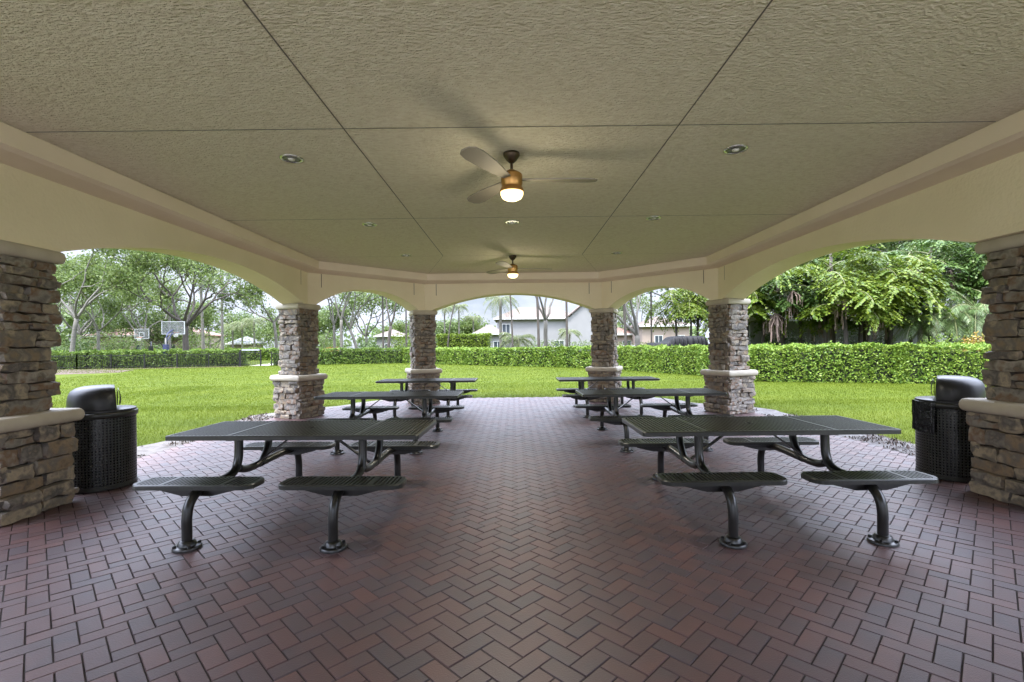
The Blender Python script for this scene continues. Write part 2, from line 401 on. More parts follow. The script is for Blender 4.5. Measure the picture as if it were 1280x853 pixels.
# roof: slab with shallow eaves and a hipped top
ev = offset(plan, -.75); top = offset(plan, 1.9)
MB().add([(x, y, 3.46) for x, y in ev]+[(x, y, 3.66) for x, y in ev]+[(x, y, 4.6) for x, y in top],
         [tuple(range(7, -1, -1))]+[(i, (i+1) % 8, 8+(i+1) % 8, 8+i) for i in range(8)]+[(8+i, 8+(i+1) % 8, 16+(i+1) % 8, 16+i) for i in range(8)]+[tuple(range(16, 24))]).build('roof', M_tile, pav)
# ceiling joints
mb = MB()
def strip_line(p, q, wd=.011, z=ZC-.002):
    p, q = Vector(p), Vector(q); d = (q-p).normalized(); s_ = Vector((-d.y, d.x))*wd/2
    mb.add([(p.x+s_.x, p.y+s_.y, z), (q.x+s_.x, q.y+s_.y, z), (q.x-s_.x, q.y-s_.y, z), (p.x-s_.x, p.y-s_.y, z)], [(0, 1, 2, 3)])
for x in (-1.45, 1.45): strip_line((x, -2), (x, 10.0))
for k, y in enumerate((-1.7, 1.22, 4.15, 7.06, 10.0)):
    strip_line((-4.19, y), (4.19, y), z=ZC-.004, wd=.011 if y < 8 else .006)
for s_ in (-1, 1): strip_line((s_*1.45, 10.0), (s_*2.15, 12.3), z=ZC-.003, wd=.004)
mb.build('ceiling_joint', M_joint, pav)
# expansion joints beside the columns on the inner faces
for i in range(8):
    a, b = Vector(plan[i]), Vector(plan[(i+1) % 8]); e = (b-a).normalized(); nn = Vector((-e.y, e.x)); Lc = (b-a).length
    us = [.42, Lc-.42]
    for u in us:
        p = a+e*u+nn*.2505; q = p+e*.016; mb = MB()
        mb.add([(p.x, p.y, 2.86), (q.x, q.y, 2.86), (q.x, q.y, 3.16), (p.x, p.y, 3.16)], [(0, 1, 2, 3)])
        mb.build('expansion_joint', M_joint, pav)

# stone columns
def stone(mb, cx, cy, cz, sx, sy, sz, seed, n=4):
    """one rough quarried stone: a rounded, dented box"""
    idx = {}; vs = []; fs = []
    def vid(i, j, k):
        key = (i, j, k)
        if key not in idx:
            u = Vector((2*i/n-1, 2*j/n-1, 2*k/n-1)); p = 10.0
            l = (abs(u.x)**p+abs(u.y)**p+abs(u.z)**p)**(1/p); v = u/l
            q = Vector((v.x*sx/2, v.y*sy/2, v.z*sz/2))
            nv = mnoise.noise_vector(Vector((q.x*9+seed, q.y*9, q.z*12)))
            nv2 = mnoise.noise_vector(Vector((q.x*22+seed*2, q.y*22, q.z*30)))
            q += Vector((nv.x*.018, nv.y*.018, nv.z*.022))+Vector((nv2.x*.013, nv2.y*.013, nv2.z*.011))
            idx[key] = len(vs); vs.append((cx+q.x, cy+q.y, cz+q.z))
        return idx[key]
    for a in range(n):
        for b in range(n):
            fs += [(vid(a,b,0), vid(a,b+1,0), vid(a+1,b+1,0), vid(a+1,b,0)), (vid(a,b,n), vid(a+1,b,n), vid(a+1,b+1,n), vid(a,b+1,n)),
                   (vid(a,0,b), vid(a+1,0,b), vid(a+1,0,b+1), vid(a,0,b+1)), (vid(a,n,b), vid(a,n,b+1), vid(a+1,n,b+1), vid(a+1,n,b)),
                   (vid(0,a,b), vid(0,a,b+1), vid(0,a+1,b+1), vid(0,a+1,b)), (vid(n,a,b), vid(n,a+1,b), vid(n,a+1,b+1), vid(n,a,b+1))]
    mb.add(vs, fs)
def stone_shaft(wd, z0, z1, seed, hmin, hmax, lmin, lmax):
    rg = random.Random(seed); mb = MB(); h = wd/2
    for face in range(4):
        z = z0; row = rg.randint(0, 1)
        mf = MB()
        while z < z1-.02:
            rh = rg.uniform(hmin, hmax)
            if z1-z-rh < hmin*.7: rh = z1-z
            ext = .035 if row % 2 == face % 2 else -.012
            u = -h-ext; u1 = h+ext
            while u < u1-.01:
                ln = rg.uniform(lmin, lmax)
                if u1-u-ln < lmin*.7: ln = u1-u
                split = rh > hmax*.72 and ln < lmax*.75 and rg.random() < .4
                parts = [(z, rh)] if not split else [(z, rh*.45), (z+rh*.45, rh*.55)]
                for (zz, hh) in parts:
                    pr = rg.uniform(-.02, .04)
                    stone(mf, u+ln/2, -h+.02-pr/2+rg.uniform(-.004, .004), zz+hh/2, ln*1.0, .115+pr, hh*.97, rg.uniform(0, 500))
                u += ln
            z += rh; row += 1
        mf.tf(Matrix.Rotation(face*math.pi/2, 4, 'Z')); mb.add(mf.v, mf.f)
    return mb
def slab_ring(half, z0, z1, rnd=.03):
    """square slab with bull-nosed edges and softened corners"""
    mb = MB(); prof = []
    for k in range(7):
        g = -math.pi/2+math.pi*k/6; prof.append((math.cos(g)*rnd-rnd, (z0+z1)/2+math.sin(g)*(z1-z0)/2))
    loops = []
    for o, z in prof:
        hw = half+o; c = .03; pts = []
        for qx, qy, g0 in ((1, 1, 0), (-1, 1, 90), (-1, -1, 180), (1, -1, 270)):
            for t in range(4):
                g = R(g0+t*30); pts.append((qx*(hw-c)+c*math.cos(g), qy*(hw-c)+c*math.sin(g), z))
        loops.append(pts)
    n = len(loops[0]); vs = [p for l in loops for p in l]
    fs = [(i*n+k, i*n+(k+1) % n, (i+1)*n+(k+1) % n, (i+1)*n+k) for i in range(len(loops)-1) for k in range(n)]
    fs += [tuple(range(n-1, -1, -1)), tuple((len(loops)-1)*n+k for k in range(n))]
    return mb.add(vs, fs)
def make_column(seed, prm):
    c = bpy.data.objects.new('column', None); COL.objects.link(c); c.parent = pav
    stone_shaft(.66, 0, .81, seed, *prm).build('stone_base', M_stone, c, auto=24)
    stone_shaft(.50, .93, 2.36, seed+1, *prm).build('stone_shaft', M_stone, c, auto=24)
    m_ = MB().box(-.315, .315, -.315, .315, 0, .81); m_.box(-.235, .235, -.235, .235, .9, 2.4); m_.build('mortar_core', M_mortar, c)
    slab_ring(.425, .805, .93, .035).build('stone_ledge', M_cast, c, auto=50)
    slab_ring(.335, 2.355, 2.475, .03).build('capital', M_cast, c, auto=50)
    return c
colA = make_column(5, (.08, .17, .17, .44))
colB = make_column(21, (.07, .14, .14, .38))
colA.location = (-CXm, YM, 0); colB.location = (-CXm, CYm, 0); colB.rotation_euler.z = R(-22.5)
def dupcol(src, x, y, rz):
    c = src.copy(); COL.objects.link(c); c.location = (x, y, 0); c.rotation_euler = (0, 0, R(rz)); c.parent = pav
    for ch in src.children:
        d = ch.copy(); COL.objects.link(d); d.parent = c
dupcol(colA, CXm+.15, YM, 180)
dupcol(colB, CXm, CYm, 22.5+90); dupcol(colB, CXf, CYf, 67.5+90); dupcol(colB, -CXf, CYf, -67.5+180)
for (x, y), rz in zip(plan[4:], (22.5, 67.5, -67.5, -22.5)): dupcol(colB, x, y, rz)

# ------------------------------------------------------------------ recessed lights and fans
mb = MB(); mb.lathe([(.112, 0), (.112, -.006), (.088, -.010), (.086, -.002)], 28, cap=False)
def downlight(x, y, label, src=[None]):
    if src[0] is None:
        t = thing('recessed_light', label, 'ceiling light', (x, y, ZC), group='recessed ceiling lights')
        mb.build('trim_ring', M_frame if False else M_chrome, t, smooth=True)
        MB().lathe([(.087, -.0035), (.05, -.004), (.02, -.004)], 24, cap=True).build('reflector', mat('dim_reflector', (.16, .16, .14), .3, metal=.7), t, smooth=True)
        MB().lathe([(.034, -.0045), (.03, -.016), (.014, -.022), (.002, -.023)], 16).build('bulb', mat('pale_bulb', (.75, .74, .68), .3), t, smooth=True)
        src[0] = t
    else: t = dup(src[0], (x, y, ZC), 0, label)
    return t
downlight(-2.2, 4.8, 'left recessed light in the nearest pair, over the nearest left picnic table')
downlight(2.19, 4.69, 'right recessed light in the nearest pair, over the nearest right picnic table')
downlight(-2.2, 7.4, 'left recessed light in the second pair, left of the one on the centre line')
downlight(2.12, 7.2, 'right recessed light in the second pair, right of the one on the centre line')
downlight(0, 7.35, 'recessed light alone on the ceiling centre line between the two fans')
downlight(-2.2, 9.9, 'left recessed light of the farthest pair, near the cornice')
downlight(2.15, 9.9, 'right recessed light of the farthest pair, near the cornice')

LAMP_W = 9
def make_fan(label):
    t = thing('ceiling_fan', label, 'ceiling fan', (0, 4.73, ZC), group='ceiling fans with lit lamps')
    MB().lathe([(.082, 0), (.080, -.025), (.05, -.07), (.022, -.095)], 24).build('canopy', M_bronze, t, smooth=True)
    MB().tube([(0, 0, -.09), (0, 0, -.185)], .014, 12).build('rod', M_bronze, t, smooth=True)
    MB().lathe([(.03, -.165), (.045, -.175), (.085, -.195), (.102, -.21), (.105, -.225), (.105, -.30), (.098, -.315), (.098, -.335), (.112, -.35), (.118, -.372), (.118, -.385)], 32).build('motor_housing', M_copper, t, auto=35)
    MB().lathe([(.113, -.384), (.111, -.41), (.095, -.44), (.06, -.458), (.005, -.464)], 32).build('light_globe', M_lamp, t, smooth=True)
    pl = bpy.data.lights.new('fan_lamp', 'AREA'); pl.shape = 'DISK'; pl.size = .2; pl.energy = LAMP_W; pl.color = (1, .92, .80); lo = bpy.data.objects.new('fan_lamp', pl); COL.objects.link(lo); lo.parent = t; lo.location = (0, 0, -.475)
    p2 = bpy.data.lights.new('fan_lamp_glow', 'POINT'); p2.energy = 2.0; p2.color = (1, .90, .66); p2.shadow_soft_size = .12; l2 = bpy.data.objects.new('fan_lamp_glow', p2); COL.objects.link(l2); l2.parent = t; l2.location = (0, 0, -.60)
    for k in range(3):
        m_ = MB(); pts = [(.08, .035), (.22, .055), (.45, .085), (.70, .095), (.80, .08), (.845, .04), (.85, 0)]
        outl = [(x, y) for x, y in pts]+[(x, -y) for x, y in reversed(pts[:-1])]
        m_.prism(outl, -.006, .006); m_.tf(Matrix.Translation((0, 0, -.26)) @ Matrix.Rotation(R(3+120*k), 4, 'Z') @ Matrix.Rotation(R(9), 4, 'X'))
        m_.build('blade', M_blade, t)
    return t
fan = make_fan('nearer ceiling fan with brass housing and warm lit lamp')
dup(fan, (0, 10.1, ZC), R(8), 'farther ceiling fan with lit lamp, hanging just before the middle arch')

# ------------------------------------------------------------------ picnic tables
def rrect(hx, hy, r, n=6):
    pts = []
    for qx, qy, g0 in ((1, 1, 0), (-1, 1, 90), (-1, -1, 180), (1, -1, 270)):
        for t in range(n+1):
            g = R(g0+t*90/n); pts.append((qx*(hx-r)+r*math.cos(g), qy*(hy-r)+r*math.sin(g)))
    return pts
def grid_top(hx, hy, r, z, strips, th=.045, rim=.03, pitch=.036, bw=.0165):
    m_ = MB(); o = rrect(hx, hy, r); i_ = rrect(hx-rim, hy-rim, max(r-rim*.6, .012)); o2 = rrect(hx-.006, hy-.006, max(r-.004, .01)); n = len(o)
    vs = [(x, y, z-th+.006) for x, y in o]+[(x, y, z-.007) for x, y in o]+[(x, y, z) for x, y in o2]+[(x, y, z) for x, y in i_]+[(x, y, z-th) for x, y in i_]
    fs = []
    for l in range(4):
        fs += [(l*n+k, l*n+(k+1) % n, (l+1)*n+(k+1) % n, (l+1)*n+k) for k in range(n)]
    fs += [(4*n+k, 4*n+(k+1) % n, (k+1) % n, k) for k in range(n)]
    m_.add(vs, fs)
    ix, iy, ir = hx-rim+.003, hy-rim+.003, max(r-rim*.6, .012)
    def ext(a, h1, h2):          # half extent across at position a along
        d = abs(a)-(h1-ir)
        return h2 if d <= 0 else h2-ir+math.sqrt(max(ir*ir-d*d, 0))
    k = -int(ix/pitch)
    while k*pitch < ix:
        x = k*pitch; k += 1
        if abs(x) > ix-.006: continue
        e = ext(x, ix, iy); m_.box(x-bw/2, x+bw/2, -e, e, z-.0215, z-.001)
    k = -int(iy/.03)
    while k*.03 < iy:
        y = k*.03; k += 1
        if abs(y) > iy-.006: continue
        e = ext(y, iy, ix); m_.box(-e, e, y-.0085, y+.0085, z-.022, z-.013)
    for x in strips: m_.box(x-.013, x+.013, -iy, iy, z-.02, z+.0005)
    return m_
def smooth_path(pts, n=5):
    """Catmull-Rom through the points"""
    P = [Vector(p) for p in pts]; P = [P[0]*2-P[1]]+P+[P[-1]*2-P[-2]]; out = []
    for i in range(1, len(P)-2):
        for k in range(n):
            t = k/n; a, b, c, d = P[i-1], P[i], P[i+1], P[i+2]
            out.append(.5*((2*b)+(c-a)*t+(2*a-5*b+4*c-d)*t*t+(3*b-a-3*c+d)*t**3))
    out.append(P[-2]); return out
def make_table(label):
    t = thing('picnic_table', label, 'picnic table', group='dark metal picnic tables under the pavilion')
    tt = grid_top(1.1, .42, .035, .76, (-.55, .55)).build('table_top', M_metal, t)
    MB().lathe([(.034, .7606), (.034, .764), (.022, .764), (.022, .7606)], 20, cap=False).build('umbrella_hole', M_pipe, t)
    MB().lathe([(.021, .7612), (.001, .7613)], 16).build('hole_shade_disc', mat('hole_dark', (.004, .004, .004), .8), t)  # dark disc painted in place of the shade inside the umbrella hole
    for sx in (-1, 1):
        x = sx*.56
        for sy in (-1, 1):
            st = grid_top(.485, .135, .09, .46, (-.24, .24), th=.042, rim=.026, pitch=.032, bw=.015)
            st.tf(Matrix.Translation((x*1.03, sy*.715, 0))); st.build('seat', M_metal, t)
            if sy < 0:
                path = [(x, -.885, .0), (x, -.885, .12), (x, -.885, .22), (x, -.86, .315), (x, -.78, .385), (x, -.66, .405), (x, -.5, .40), (x, -.37, .405), (x, -.28, .44), (x, -.235, .52), (x, -.225, .62), (x, -.225, .735)]
            else:
                path = [(x, .885, .0), (x, .885, .12), (x, .885, .22), (x, .86, .315), (x, .78, .385), (x, .66, .405), (x, .45, .41), (x, .25, .405), (x, .10, .40)]
            MB().tube(smooth_path(path), .036, 14).build('leg', M_pipe, t, smooth=True)
            fl = MB().lathe([(.098, 0), (.098, .014), (.092, .022), (.066, .026), (.058, .05), (.052, .058), (.038, .062)], 24, c=(x, sy*.885))
            for g in range(4):
                a = R(45+90*g); fl.lathe([(.013, .018), (.013, .036), (.006, .04)], 8, c=(x+.08*math.cos(a), sy*.885+.08*math.sin(a)))
            fl.build('foot_flange', M_pipe, t, auto=40)
            # seat bracket: two bent plates
            br = MB()
            for k in (-1, 1):
                yy = sy*.715+k*.03
                br.add([(x*1.03-.30, yy-.006, .42), (x*1.03+.30, yy-.006, .42), (x*1.03+.30, yy-.006, .395), (x*1.03+.12, yy-.006, .35), (x*1.03-.12, yy-.006, .35), (x*1.03-.30, yy-.006, .395)]+
                       [(x*1.03-.30, yy+.006, .42), (x*1.03+.30, yy+.006, .42), (x*1.03+.30, yy+.006, .395), (x*1.03+.12, yy+.006, .35), (x*1.03-.12, yy+.006, .35), (x*1.03-.30, yy+.006, .395)],
                       [(0, 1, 2, 3, 4, 5), (11, 10, 9, 8, 7, 6)]+[(i, (i+1) % 6+0, 6+(i+1) % 6, 6+i) for i in range(6)])
            br.box(x*1.03-.31, x*1.03+.31, sy*.715-.055, sy*.715+.055, .408, .417)
            br.build('seat_bracket', M_pipe, t)
        MB().tube(smooth_path([(x, .27, .735), (x, .27, .64), (x, .265, .57), (x, .22, .49), (x, .14, .42), (x, .05, .40), (x, -.12, .405), (x, -.24, .44)]), .034, 14).build('table_riser', M_pipe, t, smooth=True)
        # diagonal brace
        a = Vector((x-sx*.02, .02, .425)); b = Vector((sx*.14, .02, .715)); d = (b-a).normalized(); s_ = Vector((0, 1, 0)); up = d.cross(s_)
        m_ = MB(); vs = []
        for p in (a, b):
            for (q, r_) in ((-1, -1), (1, -1), (1, 1), (-1, 1)): vs.append(p+s_*q*.02+up*r_*.006)
        m_.add(vs, [(0, 3, 2, 1), (4, 5, 6, 7), (0, 1, 5, 4), (1, 2, 6, 5), (2, 3, 7, 6), (3, 0, 4, 7)]); m_.build('brace', M_pipe, t)
        MB().box(x-.05, x+.05, -.33, .36, .700, .7155).build('top_bracket', M_pipe, t)
    MB().box(-.19, .19, -.035, .075, .700, .7145).build('brace_plate', M_pipe, t)
    return t
t0 = make_table('nearest picnic table on the left, in front of the left trash can')
t0.location = (-1.9, 4.5, 0); t0.rotation_euler.z = R(-1.8)
dup(t0, (2.19, 4.48, 0), 0, 'nearest picnic table on the right, beside the right trash can')
dup(t0, (-1.95, 7.7, 0), R(-1), 'middle picnic table of the left row, beside the left grey stone column')
dup(t0, (2.13, 7.66, 0), R(.8), 'middle picnic table of the right row, beside the right stone column')
dup(t0, (-1.95, 10.95, 0), 0, 'farthest picnic table of the left row, before the left far column')
dup(t0, (2.08, 10.85, 0), 0, 'farthest picnic table of the right row, before the right far column')

# ------------------------------------------------------------------ trash cans
def make_can(loc, rz, label, bag_side):
    t = thing('trash_can', label, 'trash can', loc, rz, group='black trash cans beside the near columns')
    m_ = MB(); r, H = .305, .80
    nst = 64
    for k in range(nst):
        a = 2*math.pi*k/nst; hw = .0075; c, s = math.cos(a), math.sin(a)
        def p(dr, dt, z): return ((r+dr)*c-dt*s, (r+dr)*s+dt*c, z)
        m_.add([p(-.004, -hw, .05), p(.003, -hw, .05), p(.003, hw, .05), p(-.004, hw, .05), p(-.004, -hw, H), p(.003, -hw, H), p(.003, hw, H), p(-.004, hw, H)],
               [(0, 1, 5, 4), (1, 2, 6, 5), (2, 3, 7, 6), (3, 0, 4, 7)])
    z = .05
    while z < H:
        m_.lathe([(r-.005, z), (r+.0055, z), (r+.0055, z+.013), (r-.005, z+.013), (r-.005, z)], nst, cap=False); z += .03
    m_.lathe([(r-.006, .015), (r+.010, .015), (r+.010, .055), (r-.006, .055), (r-.006, .015)], nst, cap=False)
    m_.build('basket', M_metal, t)
    MB().lathe([(.29, .03), (.29, .79)], 40, cap=True).build('inner_bin', M_bag, t, smooth=False)
    MB().lathe([(.296, .78), (.318, .775), (.326, .79), (.328, .82), (.322, .835), (.30, .838)], 48, cap=False).build('rim', M_metal, t, smooth=True)
    # bag edge drooping over the rim
    vs = []; fs = []; n = 72; rg = random.Random(4)
    a0, a1 = bag_side
    lens = [rg.uniform(.8, 1.2) for _ in range(n+1)]
    for k in range(n+1):
        g = a0+(a1-a0)*k/n; taper = min(1, min(k, n-k)/2.0)
        for q in range(6):
            z = .835-q/5*(.07+.26*taper*(.96+.04*lens[k])); rr = .331+.006*math.sin(k*1.3+q*.8)+.004*math.sin(k*2.9)
            vs.append((rr*math.cos(g), rr*math.sin(g), z))
    for k in range(n):
        for q in range(5): fs.append((k*6+q, k*6+q+1, (k+1)*6+q+1, (k+1)*6+q))
    MB().add(vs, fs).build('liner_bag', M_bag, t, smooth=True)
    # lid: base ring and helmet dome cut by an upright front (+x)
    MB().lathe([(.30, .832), (.312, .84), (.312, .856), (.30, .862), (.02, .866)], 48).build('lid_plate', M_plastic, t, smooth=False, auto=30)
    prof = [(.282, .864), (.284, .90), (.282, .96), (.272, 1.02), (.25, 1.065), (.21, 1.095), (.15, 1.112), (.08, 1.119), (.004, 1.121)]
    n = 48; vs = []; fs = []
    for (rr, z) in prof:
        for k in range(n):
            g = 2*math.pi*k/n; x = rr*math.cos(g); y = rr*math.sin(g)
            lim = .13-(z-.864)*.06
            if x > lim: x = lim+(x-lim)*.03
            vs.append((x, y, z))
    for i in range(len(prof)-1):
        for k in range(n): fs.append((i*n+k, i*n+(k+1) % n, (i+1)*n+(k+1) % n, (i+1)*n+k))
    fs.append(tuple((len(prof)-1)*n+k for k in range(n)))
    hood = MB().add(vs, fs).build('lid_hood', M_plastic, t, auto=35)
    MB().box(.138, .143, -.16, .16, .90, 1.05).build('opening_shade', mat('bin_dark', (.003, .003, .003), .9), hood)  # near-black panel standing in for the shade inside the lid opening
    fl = MB(); vs = []
    for k in range(9):
        q = k/8; z = 1.07-q*.17; x = .146+.018*math.sin(q*math.pi*.8)
        vs += [(x, -.17, z), (x+.006, -.17, z), (x+.006, .17, z), (x, .17, z)]
    fs = [(4*k+i, 4*k+(i+1) % 4, 4*k+4+(i+1) % 4, 4*k+4+i) for k in range(8) for i in range(4)]
    fl.add(vs, fs+[(0, 1, 2, 3), (35, 34, 33, 32)]); fl.build('flap', M_plastic, hood, smooth=False)
    return t
aL = math.atan2(.65, .76)
make_can((-4.58, 5.32, 0), aL, 'black mesh trash can with domed lid, beside the left near stone column', (R(-175), R(-150)))
make_can((4.86, 5.34, 0), math.pi-aL, 'black mesh trash can with a black liner bag hanging out, behind the right near column', (R(4), R(66)))

# ------------------------------------------------------------------ hedges
def hedge(name, label, pts, hgt, wd, leaf, dens, m, group=None, base=-.04, wav=.06):
    t = thing(name, label, 'hedge', (0, 0, 0), group=group)
    cen = []; core = MB()
    for a, b in zip(pts[:-1], pts[1:]):
        a, b = Vector(a), Vector(b); e = (b-a); Ln = e.length; e.normalize(); nn = Vector((-e.y, e.x))
        n = max(2, int(Ln/.5)); vs = []
        for k in range(n+1):
            p = a+e*(Ln*k/n)
            for (o, z) in ((-wd/2+.24, base), (-wd/2+.24, hgt-.24), (wd/2-.24, hgt-.24), (wd/2-.24, base)):
                vs.append((p.x+nn.x*o, p.y+nn.y*o, z))
        fs = [(4*k+i, 4*k+i+1, 4*k+5+i, 4*k+4+i) for k in range(n) for i in range(3)]+[(0, 1, 2, 3), (4*n+3, 4*n+2, 4*n+1, 4*n)]
        core.add(vs, fs)
        for (area, kind) in ((Ln*hgt, 0), (Ln*hgt*.35, 1), (Ln*wd, 2), (wd*hgt, 3), (wd*hgt, 4)):
            N = int(area*dens); u = nrg.uniform(-.3, Ln+.3, N); v = nrg.uniform(0, 1, N); j = np.abs(nrg.normal(0, .05, N))
            if kind == 0: o = -wd/2+j; z = base+v*(hgt-base)
            elif kind == 1: o = wd/2-j; z = base+v*(hgt-base)
            elif kind == 2: o = (v-.5)*wd; z = hgt-j*.8+np.maximum(nrg.normal(-.05, .05, N), 0)
            else:
                u = (j if kind == 3 else Ln-j); o = (v-.5)*wd; z = base+nrg.uniform(0, 1, N)*(hgt-base)
            X = a.x+e.x*u+nn.x*o; Y = a.y+e.y*u+nn.y*o
            wv = wav*np.sin(X*1.7+Y*2.3)+wav*.7*np.sin(X*4.1-Y*3.3)+.03*np.sin(X*9.7+Y*7.1)
            z = z+wv*(z/hgt); X = X+nn.x*wv; Y = Y+nn.y*wv
            cen.append(np.stack([X, Y, z], 1))
    core.build('twig_core', M_core, t)
    npmesh('foliage', leaves(np.concatenate(cen), leaf, leaf*.6, up=.35), 4, m, t)
    return t
# front faces lie to the camera side: run the lines left to right so that nn points away
hedge('clipped_hedge', 'clipped bright green hedge behind the lawn on the right, before the grey sided house', [(9.9, 19.9), (14.4, 18.1), (19.5, 17.0), (27, 15.5)], 1.36, 1.0, .11, 620, M_hedge)
hedge('clipped_hedge', 'clipped green hedge seen through the right far arch, below the black covered vehicle', [(6.6, 30.2), (9.5, 23.7), (9.9, 20.0)], 1.36, 1.0, .12, 520, M_hedge)
hedge('clipped_hedge', 'clipped green hedge across the middle arch, in front of the white house', [(-10.5, 47), (-5.5, 42.5), (3.6, 34.4), (6.6, 30.2)], 1.36, 1.0, .17, 230, M_hedge)
hedge('clipped_hedge', 'long dark green hedge behind the black iron fence, below the basketball hoops', [(-44, 39.5), (-36.7, 41), (-24.6, 44)], 1.42, 1.0, .18, 200, M_hedge_dark)
hedge('clipped_hedge', 'dark green hedge continuing to the right of the iron gate', [(-22.2, 44.6), (-10.5, 47.2)], 1.42, 1.0, .18, 200, M_hedge_dark)
hedge('clipped_hedge', 'taller yellow green hedge block beside the white house wing', [(PX(548, 52), 53), (PX(611, 52), 52)], 2.85, 1.6, .2, 150, M_hedge_yel)
hedge('clipped_hedge', 'low pale hedge behind the basketball hoops on the left', [(-70, 62), (-25, 66)], 1.55, 1.2, .28, 70, M_hedge)

# iron fence and gate
def pickets(m_, a, b, z0, z1, step=.13):
    a, b = Vector(a), Vector(b); n = int((b-a).length/step); e = (b-a).normalized(); s = Vector((-e.y, e.x))*.012; q = e*.012
    for k in range(n+1):
        p = a.lerp(b, k/n)
        m_.add([(p.x-q.x, p.y-q.y, z0), (p.x+s.x, p.y+s.y, z0), (p.x+q.x, p.y+q.y, z0), (p.x-q.x, p.y-q.y, z1), (p.x+s.x, p.y+s.y, z1), (p.x+q.x, p.y+q.y, z1)], [(0, 1, 4, 3), (1, 2, 5, 4), (2, 0, 3, 5)])
def rail(m_, a, b, z): m_.tube([(a[0], a[1], z), (b[0], b[1], z)], .02, 5)
def iron_fence(label, pts):
    t = thing('iron_fence', label, 'fence')
    m_ = MB(); ps = MB()
    for a, b in zip(pts[:-1], pts[1:]):
        pickets(m_, a, b, 0, 1.12); rail(m_, a, b, .12); rail(m_, a, b, 1.08)
        L_ = (Vector(b)-Vector(a)).length; n = max(1, int(L_/2.4))
        for k in range(n+1):
            p = Vector(a).lerp(Vector(b), k/n); MB().box(p.x-.035, p.x+.035, p.y-.035, p.y+.035, -.04, 1.2).build('post', M_iron, t)
    m_.build('picket_panel', M_iron, t)
iron_fence('black iron picket fence in front of the long dark hedge, left of the gate', [(-43.6, 38.8), (-36.6, 40.2), (-24.7, 43.2)])
iron_fence('black iron picket fence in front of the hedge right of the gate', [(-22.1, 43.8), (-19, 44.5)])
t = thing('iron_gate', 'black iron gate with open pickets standing in the gap of the left hedge', 'gate')
m_ = MB(); pickets(m_, (-24.6, 43.25), (-23.0, 43.6), .08, 1.2); m_.build('picket_panel', M_iron, t)
m_ = MB(); rail(m_, (-24.6, 43.25), (-23.0, 43.6), .1); rail(m_, (-24.6, 43.25), (-23.0, 43.6), 1.2); m_.build('gate_frame', M_iron, t)
for p in ((-24.62, 43.25), (-22.98, 43.6)): MB().box(p[0]-.05, p[0]+.05, p[1]-.05, p[1]+.05, -.04, 1.45).build('post', M_iron, t)
MB().box(-24.6, -23.0, 43.40, 43.46, 1.36, 1.50).build('header_bar', mat('grey_header', (.25, .26, .28), .5), t)
mb = MB(); mb.add([(-24.3, 43.5, -.034), (-22.6, 43.9, -.034), (-25, 62, -.034), (-27, 62, -.034)], [(0, 1, 2, 3)]); struct('garden_path', mb, M_path)
mb = MB(); mb.add([(-60, -80, -.03), (60, -80, -.03), (60, -3.6, -.03), (-60, -3.6, -.03)], [(0, 1, 2, 3)]); struct('bounce_paving', mb, M_path)  # unseen pale paving added behind the camera to bounce light onto the ceiling
mb = MB(); mb.add([(-44, 36.5, -.033), (-24, 41.9, -.033), (-24, 44, -.033), (-44, 40, -.033)], [(0, 1, 2, 3)]); struct('mulch_bed', mb, mat('red_mulch', cols=[(0.0385, 0.0220, 0.0165), (0.0715, 0.0440, 0.0330)], nscale=8, rough=.95, bump=.8, bscale=30))
mb = MB(); mb.add([(-33, 29, -.033), (-27.5, 33.5, -.033), (-30, 38, -.033), (-40, 39, -.033), (-40, 31, -.033)], [(0, 1, 2, 3, 4)]); struct('mulch_bed', mb, MATS['red_mulch'])

